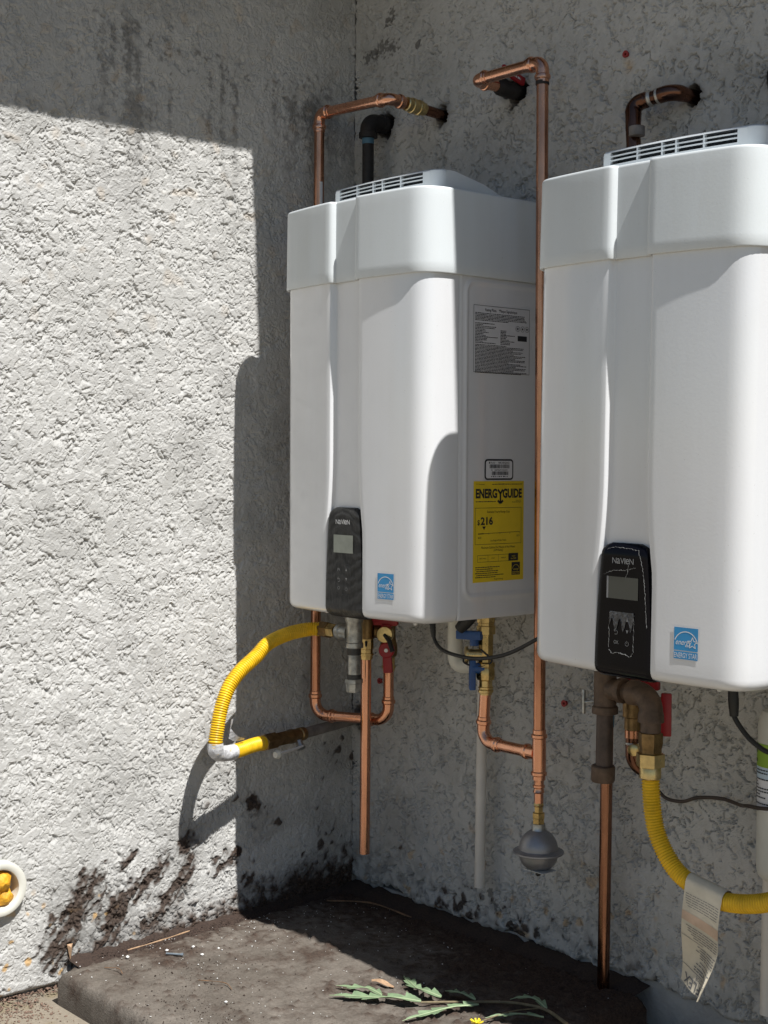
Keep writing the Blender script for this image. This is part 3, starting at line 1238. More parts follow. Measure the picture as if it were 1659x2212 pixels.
    def pyv(x, z):
        y = front_y(x) - 0.0012
        if z > pz1 - 0.02:
            u = (z - (pz1 - 0.02)) / 0.02
            y += 0.006 * u * u
        if z < 0.016:
            u = 1 - (z + 0.003) / 0.019
            y += 0.013 * u * u
        return y
    rows = []
    for j in range(nzp + 1):
        z = -0.003 + (pz1 + 0.003) * j / nzp
        wz = pw(max(z, 0))
        row = []
        row.append((wz, pyv(wz, z) + 0.016, z))
        for i in range(cols + 1):
            x = wz - 2 * wz * i / cols
            e = 1 - min(1, (wz - abs(x)) / 0.003)
            row.append((x, pyv(x, z) + 0.0018 * e * e, z))
        row.append((-wz, pyv(wz, z) + 0.016, z))
        rows.append(row)
    k = loft(rows, cap0=True, cap1=True)
    pm.add(k.v, k.f)
    panel = pm.build('control_panel', 'filmed_panel' if filmed else 'black_panel', H, 50)
    py = front_y(0) - 0.0012
    sh = Sheet((0, py - 0.0003, 0), (1, 0, 0), (0, 0, 1))
    # display
    Ink(sh, 0.25).poly([(-27, 121), (31, 121), (31, 155), (-27, 155)]).build('screen', 'screen_grey' if filmed else 'screen_dark', panel)
    if not filmed:
        Ink(sh, 0.3).rect(-31, 121, -27.4, 155).build('screen_edge', 'print_grey', panel)
    # maker's name in mixed-case capitals
    nm = Ink(sh, 0.35)
    x = -20.5
    wds = [('N', 8.2, 1.0), ('a', 6.6, 1.36), ('V', 7.6, 1.0), ('I', 1.7, 1.0), ('e', 6.8, 1.36), ('N', 8.2, 1.0)]
    for ch, wch, sc in wds:
        nm.text(ch, x, 175.5, 9.0 * sc, width=wch, weight=0.004)
        x += wch + 0.55
    nm.build('brand_lettering', 'print_white' if filmed else 'print_grey', panel)
    # keypad and key symbols
    kb = Ink(sh, 0.2)
    kz0, kz1 = 42, 100
    if filmed:
        kb.line([(-21, kz0 + 3), (-21, kz1 - 3), (-18, kz1), (21, kz1), (24, kz1 - 3), (24, kz0 + 3), (21, kz0), (-18, kz0), (-21, kz0 + 3)], 1.1)
        kb.build('keypad_border', 'print_black', panel)
    sy = Ink(sh, 0.4)
    sy.poly([(9, 87), (14, 87), (11.5, 92.5)]).poly([(9, 74), (14, 74), (11.5, 68.5)][::-1])
    # return arrow, power symbol, OK / light symbols
    sy.line([(-14, 72), (-9, 72), (-7.5, 70.5), (-7.5, 67.5), (-9, 66), (-13, 66)], 0.7).line([(-12, 74.5), (-14.4, 72), (-12, 69.5)], 0.7)
    pc = [(11.5 + 3.4 * math.sin(a), 53 + 3.4 * math.cos(a)) for a in [R(35 + 290 * i / 14) for i in range(15)]]
    sy.line(pc, 0.6).line([(11.5, 53), (11.5, 57.6)], 0.6)
    if filmed:
        sy.text('(N', -15, 87, 5, weight=0.0).line([(-11 + 3 * math.cos(R(a)), 54 + 3 * math.sin(R(a))) for a in range(0, 361, 40)], 0.6)
    else:
        sy.text('OK', -14.5, 51, 5.6, weight=0.0, sx=0.85)
    sy.build('key_symbols', 'print_grey', panel)
    if not filmed:
        # loose protective film: torn wrinkled pieces and raised ridges
        fm = MB()
        r2 = random.Random(3)
        gx, gz = 16, 14
        vv = []
        for j in range(gz + 1):
            for i in range(gx + 1):
                x_ = -23 + 47 * i / gx
                z_ = 70 + 31 * j / gz
                tooth = 22 * (abs(math.sin(i * 0.62 + 0.6)) ** 1.6) * (1 - j / gz)
                z_ += tooth
                z_ = min(z_, 101)
                vv.append(sh.p(x_ + 0.6 * r2.uniform(-1, 1), z_, 0.7 + 0.7 * r2.random()))
        fm.add(vv, [(j * (gx + 1) + i, j * (gx + 1) + i + 1, (j + 1) * (gx + 1) + i + 1, (j + 1) * (gx + 1) + i) for j in range(gz) for i in range(gx)])
        fm.build('keypad_film', 'film_grey', panel, 20)
        def ridge(pts, rmm, nm_='film_ridge'):
            P = [sh.p(a, b, 0.6) for a, b in pts]
            q = [p_ + Vector((r2.uniform(-1, 1) * 0.0008, 0, r2.uniform(-1, 1) * 0.0008)) for p_ in resample(catmull(P, 6), 0.0022)]
            MB().sweep(q, [rmm * 0.0007 * r2.uniform(0.2, 1.3) for _ in q], 6).build(nm_, 'film_white', panel)
        ridge([(-38, 157), (-30, 160), (-18, 164), (-8, 165), (6, 166), (14, 168), (26, 171)], 0.6)
        ridge([(6, 153), (9.5, 160), (11, 167), (11.5, 174)], 0.6)
        ridge([(-24, 41), (-17, 36), (-8, 37), (0, 37), (8, 36), (18, 33), (23, 39)], 0.8)
        ridge([(-23, 99), (-24.5, 80), (-24, 60), (-24.5, 44)], 0.4)
        ridge([(24, 99), (24.5, 80), (24, 60), (24.5, 40)], 0.4)
        ridge([(-30, 197), (-15, 200.5), (0, 200), (15, 199.5), (28, 197.5)], 0.7)
        ridge([(30, 199), (33, 190), (36.5, 181), (41, 160), (44.5, 135), (46.5, 110), (49, 80)], 0.6)
    # --- star sticker on the bowed front
    sx_ = 0.118
    sl_ = 0.80 * sx_
    ex = Vector((1, sl_, 0)).normalized()
    st = Sheet((sx_, front_y(sx_) - 0.0006, 0.064), ex, (0, 0, 1), 0.9)
    lb = Ink(st, 0.2).rect(-24.5, -27, 24.5, 29).build('energy_sticker', 'label_white', H)
    Ink(st, 0.4).rect(-22.8, -11.0, 22.8, 27.2).rect(-22.8, -25.3, 22.8, -12.6).build('blue_field', 'label_blue', lb)
    ik = Ink(st, 0.6)
    ik.text('ENERGY STAR', 0, -23, 8.4, width=43, align='c')
    ik.line([(22.5 * math.cos(R(a)), -3 + 23.5 * math.sin(R(a))) for a in range(14, 167, 9)], 1.5)
    ik.text('energy', -20, -1.5, 9.5, width=29, shear=0.35, weight=0.0)
    spts = []
    for i in range(11):
        a = R(90 + 36 * i)
        rr = 10.0 if i % 2 == 0 else 4.2
        spts.append((12.5 + rr * math.cos(a), 2.5 + rr * math.sin(a)))
    ik.line(spts, 1.2)
    ik.build('sticker_print', 'print_white', lb)
    if side_labels:
        sd = Sheet((0.2155, 0, 0), (0, 1, 0), (0, 0, 1))
        rr = random.Random(5)
        SX = 0.9
        # rating plate
        bx, bz, bw, bh = -215, 460, 148, 123
        rt_ = Ink(sd, 0.9 + SX * 0).rect(bx, bz, bx + bw, bz + bh).build('rating_label', 'label_grey', H)
        ik = Ink(sd, 1.15).frame(bx, bz, bx + bw, bz + bh, 0.7)
        ik.text('Rating Plate.   *Plaque Signaletique', bx + bw / 2 - 2, bz + bh - 10, 5.2, width=84, align='c', weight=0.01)
        y = bz + bh - 15
        for i in range(6):
            ik.greek(bx + 4, y, bw - 10 - rr.uniform(0, 12) - (50 if i == 5 else 0), 1.5, rr)
            y -= 2.6
        y -= 3
        y_top = y
        for i in range(14):
            ik.greek(bx + 4, y, rr.uniform(18, 62), 1.6, rr)
            if i > 3:
                ik.greek(bx + 70, y, rr.uniform(12, 40), 1.6, rr)
            y -= 2.75
        y -= 1
        for i in range(21):
            ik.greek(bx + 4, y, bw - 8 - (rr.uniform(0, 22) if i % 3 else rr.uniform(30, 60)), 1.55, rr)
            y -= 2.55
        for cx in (0, 13, 25):
            ik.line([(bx + 116 + cx + 5.2 * math.cos(R(a)), y_top - 4 + 5.2 * math.sin(R(a))) for a in range(0, 361, 30)], 0.6)
            ik.poly([(bx + 116 + cx + (3.2 if i % 2 == 0 else 1.5) * math.cos(R(90 + 36 * i)), y_top - 4 + (3.2 if i % 2 == 0 else 1.5) * math.sin(R(90 + 36 * i))) for i in range(10)])
        ik.rect(bx + 116, y_top - 27, bx + 141, y_top - 17)
        ik.build('rating_print', 'print_black', rt_)
        # serial number label
        bx, bz, bw, bh = -184, 261, 76, 39
        def rrect(i_, x0, y0, x1, y1, r_):
            pts = []
            for (cx, cy, a0) in ((x1 - r_, y1 - r_, 0), (x0 + r_, y1 - r_, 90), (x0 + r_, y0 + r_, 180), (x1 - r_, y0 + r_, 270)):
                pts += [(cx + r_ * math.cos(R(a0 + a)), cy + r_ * math.sin(R(a0 + a))) for a in range(0, 91, 15)]
            return i_.poly(pts)
        sr = rrect(Ink(sd, 0.9), bx, bz, bx + bw, bz + bh, 7).build('serial_label', 'print_black', H)
        rrect(Ink(sd, 1.1), bx + 3.2, bz + 3.2, bx + bw - 3.2, bz + bh - 3.2, 4.5).build('serial_paper', 'label_white', sr)
        ik = Ink(sd, 1.35)
        ik.rect(bx + 11, bz + 30.5, bx + 13.5, bz + 34).text('Model', bx + 15, bz + 30.5, 3.4).text('NPE-240A2(NG)', bx + 36, bz + 30.5, 3.4, width=29, weight=0.01)
        ik.text('N.   2087020723244021', bx + 17, bz + 17.2, 2.9, width=44)
        for (x0, x1, z0_, z1_) in ((13, 65, 22, 29), (19, 63, 9, 16)):
            x = x0
            while x < x1:
                b_ = rr.choice([0.4, 0.7, 1.2])
                ik.rect(bx + x, bz + z0_, bx + x + b_, bz + z1_)
                x += b_ + rr.choice([0.4, 0.6, 1.0])
        ik.greek(bx + 17, bz + 5.6, 46, 2.0, rr, 3)
        ik.build('serial_print', 'print_black', sr)
        # yellow energy guide
        bx, bz, bw, bh = -212, 72, 133, 187
        eg = Ink(sd, 0.9).poly([(bx - 1, bz - 1), (bx + bw, bz), (bx + bw, bz + bh), (bx, bz + bh)]).build('energy_guide_label', 'label_yellow', H)
        ik = Ink(sd, 1.15)
        X = lambda t: bx + bw * t
        Z = lambda t: bz + bh * (1 - t)
        ik.text('U.S. Government', X(0.05), Z(0.037), 2.6, width=22).greek(X(0.36), Z(0.035), 80, 1.6, rr)
        ik.text('ENERG', X(0.04), Z(0.165), 16, width=bw * 0.42, weight=0.045)
        ik.text('GUIDE', X(0.57), Z(0.165), 16, width=bw * 0.39, weight=0.045)
        # Y that runs down into an arrow
        ik.line([(X(0.475), Z(0.085)), (X(0.525), Z(0.125))], 4.2).line([(X(0.575), Z(0.085)), (X(0.525), Z(0.125))], 4.2)
        ik.line([(X(0.525), Z(0.118)), (X(0.525), Z(0.215))], 4.0).line([(X(0.472), Z(0.195)), (X(0.525), Z(0.222)), (X(0.578), Z(0.195))], 4.4)
        ik.greek(X(0.04), Z(0.208), 52, 1.7, rr).text('Navien, Inc.', X(0.95), Z(0.20), 2.3, align='r').text('Model NPE-240A2', X(0.95), Z(0.218), 2.3, align='r')
        ik.frame(X(0.03), Z(0.63), X(0.95), Z(0.265), 0.7)
        ik.text('Estimated Yearly Energy Cost', X(0.49), Z(0.317), 4.4, width=60, align='c')
        ik.text('$', X(0.075), Z(0.432), 9, weight=0.02).text('216', X(0.14), Z(0.432), 13.5, width=32, weight=0.035)
        ik.poly([(X(0.17), Z(0.45)), (X(0.205), Z(0.485)), (X(0.24), Z(0.45))])
        ik.line([(X(0.095), Z(0.523)), (X(0.92), Z(0.513))], 0.8).line([(X(0.095), Z(0.523)), (X(0.20), Z(0.522))], 1.8)
        for t in (0.095, 0.30, 0.52, 0.72, 0.92):
            ik.line([(X(t), Z(0.512)), (X(t), Z(0.533))], 0.6)
        ik.text('$201', X(0.09), Z(0.57), 3.2).text('$271', X(0.92), Z(0.56), 3.2, align='r')
        ik.text('Cost Range of Similar Models', X(0.49), Z(0.60), 3.2, width=42, align='c')
        ik.text('Maximum Gallons Per Minute of Hot Water', X(0.49), Z(0.672), 4.4, width=90, align='c').text('(GPM Rating)', X(0.49), Z(0.70), 4.0, align='c', width=24)
        ik.frame(X(0.08), Z(0.805), X(0.70), Z(0.735), 0.6)
        for t, s_ in ((0.285, 'VERY SMALL'), (0.49, 'LOW'), (0.695, 'MEDIUM')):
            ik.rect(X(t), Z(0.805), X(t) + 0.5, Z(0.735)).text(s_, X(t - 0.10), Z(0.775), 2.4, align='c')
        ik.rect(X(0.70), Z(0.805), X(0.89), Z(0.728)).rect(X(0.76), Z(0.95), X(0.93), Z(0.82))
        for i, t in enumerate((0.86, 0.88, 0.90, 0.92, 0.94, 0.96)):
            ik.greek(X(0.04 + (0.02 if i in (2, 4) else 0)), Z(t), rr.uniform(45, 78), 1.8, rr)
        ik.text('ftc.gov/energy', X(0.50), Z(0.985), 3.0, align='c')
        ik.build('energy_guide_print', 'print_black', eg)
        iw = Ink(sd, 1.4)
        iw.text('HIGH', X(0.795), Z(0.765), 2.6, align='c').text('8.4 GPM', X(0.795), Z(0.79), 2.8, align='c')
        iw.line([(X(0.845) + 9.5 * math.cos(R(a)), Z(0.895) + 9 * math.sin(R(a))) for a in range(10, 171, 16)], 0.8)
        iw.text('energy', X(0.845), Z(0.90), 3.6, align='c', shear=0.3).rect(X(0.77), Z(0.922), X(0.92), Z(0.918)).text('ENERGY STAR', X(0.845), Z(0.942), 2.4, align='c', width=19)
        iw.build('energy_guide_reverse', 'label_yellow', eg)
    # bracket tab and cable gland under the cover
    m = MB().box((0.115, -0.285, -0.0045), (0.165, -0.262, -0.0005)).rev((0.142, -0.286, -0.004), (0, -1, 0), [(0, 0.005), (0.003, 0.005)], 16)
    m.build('bottom_bracket', 'clear_plastic', H)
    return H


AX, AZ = 0.3885, 0.618
BX, BZ = 1.069, 0.581
heater((AX, 0, AZ), 'white wall-hung tankless water heater near the corner with yellow energy label on its side', True, True, 'wall-hung water heaters')
heater((BX, 0, BZ), 'white wall-hung tankless water heater cut by the right edge, glossy black panel under torn film', False, False, 'wall-hung water heaters', 0.644, 0.8)

# ================================================================== PIPES AND FITTINGS
CR = 0.0111


def V(*a):
    return Vector(a)


# --- hot water copper line of the left heater
T = thing('copper_pipe', 'copper pipe with brass coupling, running down left of the corner heater into a U bend', 'pipe', (0.05, -0.146, 0.36))
p0, p1, p2 = V(0.287, 0.02, 1.634), V(0.287, -0.146, 1.646), V(0.058, -0.146, 1.656)
p3, p4 = V(0.049, -0.146, 0.362), V(0.214, -0.078, 0.364)
p5 = V(0.214, -0.078, 0.53)
MB().sweep([p0, V(0.287, -0.06, 1.6395)], CR * 0.98, 24).build('old_tube', 'copper_old', T)
d = (p1 - p0).normalized()
MB().rev(V(0.287, -0.05, 1.639), d, [(0, 0.0118), (0.003, 0.0135), (0.012, 0.0135), (0.013, 0.0158), (0.020, 0.0158), (0.021, 0.0140), (0.030, 0.0140), (0.031, 0.0158), (0.038, 0.0158), (0.039, 0.0142), (0.050, 0.0142), (0.052, 0.0125)], 24).build('coupling', 'brass_bright', T)
a1, b1 = elbow(p1, p0, p2, CR, 'copper_bright', T)
a2, b2 = elbow(p2, p1, p3, CR, 'copper_bright', T)
tube(b1, a2, CR, 'copper_bright', T)
a3, b3 = elbow(p3, p2, p4, CR, 'copper_bright', T, rb=0.03)
tube(b2, a3, CR, 'copper', T)
a4, b4 = elbow(p4, p3, p5, CR, 'copper_bright', T, rb=0.03)
tube(b3, a4, CR, 'copper_bright', T)
tube(b4, V(0.214, -0.078, 0.478), CR, 'copper_bright', T)
MB().box((0.0675, -0.152, 1.44), (0.0695, -0.146, 1.51)).build('pipe_sticker', 'label_white', T)

# --- hot valve set under the left heater
T = thing('brass_valve', 'brass isolation valve with two red levers under the left heater', 'valve', (0.214, -0.078, 0.478))
c = V(0.214, -0.078, 0)
MB().rev((c.x, c.y, 0.470), (0, 0, 1), [(0, 0.0125), (0.006, 0.0135), (0.007, 0.0150), (0.011, 0.0150), (0.012, 0.0132), (0.030, 0.0132)], 24).build('union', 'brass_bright', T)
MB().rev((c.x, c.y, 0.499), (0, 0, 1), [(0, 0.013), (0.004, 0.017), (0.014, 0.0185), (0.026, 0.0185), (0.034, 0.016), (0.040, 0.0145), (0.072, 0.0145), (0.122, 0.0145)], 24).build('valve_body', 'brass_dull', T)
MB().sweep([V(0.214, -0.078, 0.557), V(0.186, -0.120, 0.556)], [0.013, 0.013], 20).build('side_branch', 'brass_dull', T)
MB().rev(V(0.205, -0.092, 0.5568), (V(0.186, -0.12, 0) - V(0.214, -0.078, 0)), [(0, 0.0165), (0.016, 0.0165), (0.017, 0.0135)], 8, 0.2).build('branch_nut', 'brass_dull', T, 20)
dn = V(0.62, -0.78, 0).normalized()
MB().rev(V(0.219, -0.085, 0.552), dn, [(0, 0.012), (0.022, 0.012), (0.023, 0.0175), (0.036, 0.0175), (0.039, 0.016), (0.0395, 0.004)], 26).build('hose_cap', 'brass_bright', T)
MB().sweep([V(0.219, -0.085, 0.552) + dn * 0.0395, V(0.262, -0.118, 0.541), V(0.272, -0.118, 0.520)], [0.0035, 0.005, 0.0048], 10).build('cap_strap', 'black_rubber', T)
# upper red lever lying flat, lower red lever hanging
m = MB().box((-0.034, -0.008, -0.011), (0.030, 0.008, 0.011), 0.002)
m.xform(Matrix.Translation((0.222, -0.098, 0.580)) @ Matrix.Rotation(R(35), 4, 'Z')).build('lever', 'red_plastic', T)
m = MB().box((-0.010, -0.010, -0.012), (0.010, 0.010, 0.002), 0.002)
m.xform(Matrix.Translation((0.228, -0.096, 0.570)) @ Matrix.Rotation(R(35), 4, 'Z')).build('lever_hub', 'red_plastic', T)
lv_ = V(0.238, -0.104, 0.519)
m = MB().rev(lv_, dn, [(-0.006, 0.0165), (0.006, 0.0165), (0.008, 0.014)], 24)
m.box((-0.010, -0.006, -0.050), (0.010, 0.006, -0.004), 0.002) if False else None
m.build('lever', 'red_plastic', T)
m = MB().box((-0.0095, -0.006, -0.048), (0.0095, 0.006, 0.0), 0.002)
m.xform(Matrix.Translation(lv_) @ Matrix.Rotation(R(38), 4, 'Z') @ Matrix.Rotation(R(-4), 4, 'Y')).build('lever_handle', 'red_plastic', T)
MB().rev(lv_ + dn * 0.008, dn, [(0, 0.0045), (0.002, 0.004)], 12).build('screw', 'screw_steel', T)

# --- relief pipe hanging in front of the corner
T = thing('relief_pipe', 'straight open-ended copper drop pipe hanging below the left heater', 'pipe', (0.192, -0.122, 0.085))
tube(V(0.1905, -0.123, 0.083), V(0.1925, -0.122, 0.505), CR, 'copper_bright', T)
MB().rev((0.1925, -0.122, 0.496), (0, 0, 1), [(0, 0.0125), (0.008, 0.0138), (0.009, 0.0155), (0.013, 0.0155), (0.014, 0.0138), (0.022, 0.0138), (0.023, 0.0152), (0.044, 0.0152)], 8).build('union', 'brass_bright', T, 20)
MB().rev((0.1925, -0.122, 0.540), (0, 0, 1), [(0, 0.0165), (0.020, 0.0165), (0.034, 0.0175), (0.044, 0.013), (0.046, 0.006)], 24).build('relief_valve', 'brass_dull', T)
MB().sweep([V(0.204, -0.132, 0.535), V(0.211, -0.138, 0.527)], [0.003, 0.002], 8).build('relief_lever', 'black_rubber', T)

# --- gas tee and drip leg of the left heater
T = thing('gas_pipe', 'galvanised grey gas tee with capped drip leg below the left heater', 'pipe', (0.247, -0.2, 0.44))
gx, gy = 0.247, -0.2
MB().rev((gx, gy, 0.532), (0, 0, 1), [(0, 0.0172), (0.001, 0.0188), (0.010, 0.0188), (0.012, 0.0168), (0.024, 0.0168), (0.052, 0.0168), (0.055, 0.0188), (0.064, 0.0188), (0.065, 0.0172), (0.09, 0.0172)], 28).build('tee', 'galvanised', T)
MB().rev((gx - 0.012, gy, 0.561), (-1, 0, 0), [(0, 0.0168), (0.022, 0.0168), (0.024, 0.0188), (0.034, 0.0188), (0.035, 0.0168)], 28).build('tee_branch', 'galvanised', T)
MB().rev((gx, gy, 0.470), (0, 0, 1), [(0, 0.0132), (0.062, 0.0132)], 28).build('drip_leg', 'galvanised', T)
MB().rev((gx, gy, 0.518), (0, 0, 1), [(0, 0.01424), (0.013, 0.01424)], 28).build('thread_band', 'dark_steel', T)
MB().rev((gx, gy, 0.468), (0, 0, 1), [(0, 0.0148), (0.010, 0.0148)], 28).build('thread_band', 'dark_steel', T)
MB().rev((gx, gy, 0.441), (0, 0, 1), [(0, 0.0048), (0.001, 0.0156), (0.004, 0.0164), (0.018, 0.01696), (0.019, 0.01824), (0.027, 0.01824), (0.028, 0.0168)], 8, 0.25).build('cap', 'galvanised', T, 20)
MB().rev((gx - 0.046, gy, 0.561), (-1, 0, 0), [(0, 0.0108), (0.014, 0.0108)], 24).build('nipple', 'dark_steel', T)

# --- yellow gas connector of the left heater
T = thing('gas_hose', 'bright yellow corrugated gas hose looping from the left heater to the wall valve', 'hose', (0.12, -0.44, 0.33))
hexnut((gx - 0.058, gy, 0.561), (-1, 0, 0), [(0, 0.01386), (0.001, 0.01512), (0.022, 0.01512), (0.023, 0.01386)], 'brass', T)
hexnut((gx - 0.081, gy, 0.561), (-1, 0, 0), [(0, 0.01512), (0.001, 0.01722), (0.026, 0.01722), (0.027, 0.01554)], 'brass_dull', T)


def corrugated(path, r, name, parent, pitch=0.0048, mat='yellow_coat'):
    q = resample(path, pitch / 6)
    rad = [r * (1 + 0.075 * math.sin(2 * math.pi * i / 6)) for i in range(len(q))]
    return MB().sweep(q, rad, 22).build(name, mat, parent, 80)


hp = catmull([(gx - 0.108, gy, 0.561), (0.122, -0.226, 0.560), (0.115, -0.272, 0.553), (0.114, -0.319, 0.538), (0.115, -0.352, 0.513), (0.118, -0.393, 0.487), (0.120, -0.421, 0.459),
              (0.122, -0.441, 0.419), (0.124, -0.453, 0.374), (0.125, -0.4575, 0.348), (0.123, -0.453, 0.331), (0.116, -0.428, 0.3235), (0.107, -0.388, 0.324), (0.098, -0.350, 0.327), (0.091, -0.322, 0.3275)], 10)
corrugated(hp, 0.0141, 'hose', T)
# torn foil tag round the bend
tg = MB()
vv, ff = [], []
fr = frames(resample(catmull([(0.125, -0.4570, 0.351), (0.1235, -0.4545, 0.333), (0.116, -0.430, 0.3235), (0.110, -0.402, 0.3232)], 10), 0.004))
r3 = random.Random(8)
nA = 18
for i, (p, t, n, b) in enumerate(fr):
    for j in range(nA + 1):
        a = 2 * math.pi * j / nA
        rr = 0.0157 + 0.0006 * math.sin(3 * a + i * 0.5) + r3.uniform(0, 0.0007)
        vv.append(p + n * rr * math.cos(a) + b * rr * math.sin(a))
for i in range(len(fr) - 1):
    for j in range(nA):
        a = i * (nA + 1) + j
        ff.append((a, a + 1, a + nA + 2, a + nA + 1))
tg.add(vv, ff)
tg.build('foil_tag', 'tag_foil', T, 30)
for (a, b, c_, wd) in [((0.127, -0.425, 0.366), (0.120, -0.404, 0.352), (0.111, -0.378, 0.346), 0.010), ((0.128, -0.430, 0.362), (0.122, -0.418, 0.378), (0.118, -0.412, 0.392), 0.006)]:
    P = catmull([a, b, c_], 6)
    m = MB()
    vv = []
    for i, p in enumerate(P):
        k = wd * (1 - i / len(P)) + 0.001
        vv += [p + V(0.004, 0, k), p + V(-0.003, 0, -k)]
    m.add(vv, [(2 * i, 2 * i + 1, 2 * i + 3, 2 * i + 2) for i in range(len(P) - 1)])
    m.build('tag_shred', 'tag_foil', T, 20)

# --- gas stub and brass shut-off valve in the corner
T = thing('gas_valve', 'brass shut-off valve with white-tipped lever on grey stub pipe in the corner', 'valve', (0.05, -0.1, 0.33))
s0, s1 = V(0.026, 0.02, 0.3375), V(0.055, -0.186, 0.3255)
tube(s0, s1, 0.0115, 'pipe_grey', T, 'stub_pipe')
dv = V(0.036, -0.135, 0.0015).normalized()
q0 = s1 + dv * -0.004
MB().rev(q0, dv, [(0, 0.0145), (0.014, 0.0150), (0.016, 0.0130), (0.028, 0.0140), (0.044, 0.0158), (0.058, 0.0140), (0.066, 0.0135)], 24).build('valve_body', 'brass_dull', T)
hexnut(q0 + dv * 0.066, dv, [(0, 0.0160), (0.034, 0.0160)], 'brass_dull', T)
hexnut(q0 + dv * 0.101, dv, [(0, 0.0175), (0.001, 0.0188), (0.036, 0.0188), (0.037, 0.0165)], 'brass_dull', T)
MB().rev(q0 + dv * 0.137, dv, [(0, 0.0150), (0.005, 0.0148), (0.010, 0.0138)], 24).build('hose_sleeve', 'yellow_coat', T)
MB().rev(q0 + dv * 0.028 + V(0.012, 0, -0.010), (0.55, -0.1, -0.75), [(0, 0.008), (0.012, 0.008), (0.013, 0.0105), (0.018, 0.0105)], 8).build('stem_nut', 'galvanised', T)
lm = MB()
l0 = q0 + dv * 0.030 + V(0.022, 0, -0.020)
l1 = q0 + dv * 0.112 + V(0.026, 0, -0.022)
n_ = V(0.5, 0.1, -0.86).normalized()
sd_ = (l1 - l0).normalized().cross(n_).normalized()
lm.add([l0 + sd_ * 0.0075, l0 - sd_ * 0.0075, l1 - sd_ * 0.0095, l1 + sd_ * 0.0095, l0 + sd_ * 0.0075 + n_ * 0.003, l0 - sd_ * 0.0075 + n_ * 0.003, l1 - sd_ * 0.0095 + n_ * 0.003, l1 + sd_ * 0.0095 + n_ * 0.003],
       [(3, 2, 1, 0), (4, 5, 6, 7), (0, 1, 5, 4), (1, 2, 6, 5), (2, 3, 7, 6), (3, 0, 4, 7)])
lm.build('lever', 'label_grey', T)
MB().sweep([l1 - dv * 0.002 - n_ * 0.001, l1 + dv * 0.004 + n_ * 0.0015, l1 + dv * 0.010 + n_ * 0.0015], [0.0085, 0.0095, 0.0062], 14).build('lever_tip', 'pvc_bright', T)

# --- cold copper line between the heaters with tee
T = thing('copper_pipe', 'tall copper water pipe with tee rising between the two heaters', 'pipe', (0.68, -0.113, 0.30))
q0, q1, q2 = V(0.501, -0.062, 1.645), V(0.501, -0.113, 1.645), V(0.6765, -0.113, 1.645)
q3 = V(0.682, -0.113, 0.37)
q4, q5 = V(0.533, -0.113, 0.372), V(0.540, -0.113, 0.48)
e1, e2 = elbow(q1, q0, q2, CR, 'copper_bright', T, sock=0.018)
tube(e1, V(0.501, -0.055, 1.645), CR, 'copper_bright', T)
e3, e4 = elbow(q2, q1, q3, CR, 'copper_bright', T)
tube(e2, e3, CR, 'copper_bright', T)
tube(e4, V(0.682, -0.113, 0.41), CR, 'copper', T)
MB().rev((0.682, -0.113, 0.417), (0, 0, -1), [(0, CR * 1.05), (0.001, CR * 1.14), (0.008, CR * 1.14), (0.010, CR * 1.36), (0.015, CR * 1.36), (0.017, CR * 1.14), (0.030, CR * 1.16), (0.066, CR * 1.16), (0.078, CR * 1.14), (0.080, CR * 1.34), (0.085, CR * 1.34), (0.087, CR * 1.1), (0.094, CR * 1.1)], 24).build('tee', 'copper_bright', T)
MB().rev((0.682 - 0.008, -0.113, 0.371), (-1, 0, 0), [(0, CR * 1.12), (0.018, CR * 1.12), (0.020, CR * 1.34), (0.025, CR * 1.34), (0.027, CR * 1.1), (0.033, CR * 1.08)], 24).build('tee_branch', 'copper_bright', T)
MB().rev((0.682, -0.113, 0.326), (0, 0, -1), [(0, CR * 1.0), (0.004, CR * 0.86), (0.012, CR * 0.86), (0.013, CR * 1.02), (0.017, CR * 1.02), (0.019, CR * 0.86), (0.024, CR * 0.9), (0.026, CR * 1.0), (0.028, CR * 0.8), (0.052, CR * 0.78)], 20).build('reducer', 'copper_bright', T)
f1, f2 = elbow(q4, q3, q5, CR, 'copper_bright', T, rb=0.026)
tube(V(0.65, -0.113, 0.371), f1, CR, 'copper_bright', T)
tube(f2, V(0.5395, -0.113, 0.468), CR, 'copper_bright', T)
# crimp print on the fittings
MB().rev((0.6765, -0.113, 1.603), (0, 0, 1), [(0, CR * 1.14), (0.007, CR * 1.14)], 24).build('printed_band', 'black_iron', T)

# --- shock arrestor ball
T = thing('shock_arrestor', 'grey ball-shaped water hammer arrestor hanging on the copper tee', 'pressure vessel', (0.682, -0.113, 0.148))
hexnut((0.682, -0.113, 0.280), (0, 0, -1), [(0, 0.0095), (0.004, 0.0105), (0.008, 0.0085), (0.018, 0.0085), (0.019, 0.0125), (0.028, 0.0125), (0.029, 0.0115), (0.040, 0.0115)], 'brass', T)
MB().rev((0.682, -0.113, 0.241), (0, 0, -1), [(0, 0.0125), (0.010, 0.0125), (0.013, 0.014)], 20).build('neck', 'galvanised', T)
bz = 0.193
prof = []
for i in range(0, 15):
    a = math.pi * (0.07 + 0.43 * i / 14)
    prof.append((-(0.0385 * math.cos(a)), 0.0365 * math.sin(a)))
prof = [(-s, r) for s, r in [( (0.0385 * math.cos(math.pi * (0.08 + 0.42 * i / 14))), 0.0365 * math.sin(math.pi * (0.08 + 0.42 * i / 14))) for i in range(15)]]
body = [(s, r) for s, r in prof] + [(0.001, 0.0375), (0.002, 0.0455), (0.0035, 0.0475), (0.0065, 0.0475), (0.008, 0.0450), (0.009, 0.0372)]
body += [(0.009 + 0.031 * math.sin(math.pi / 2 * i / 12), 0.0365 * math.cos(math.pi / 2 * i / 12 * 0.93)) for i in range(1, 13)]
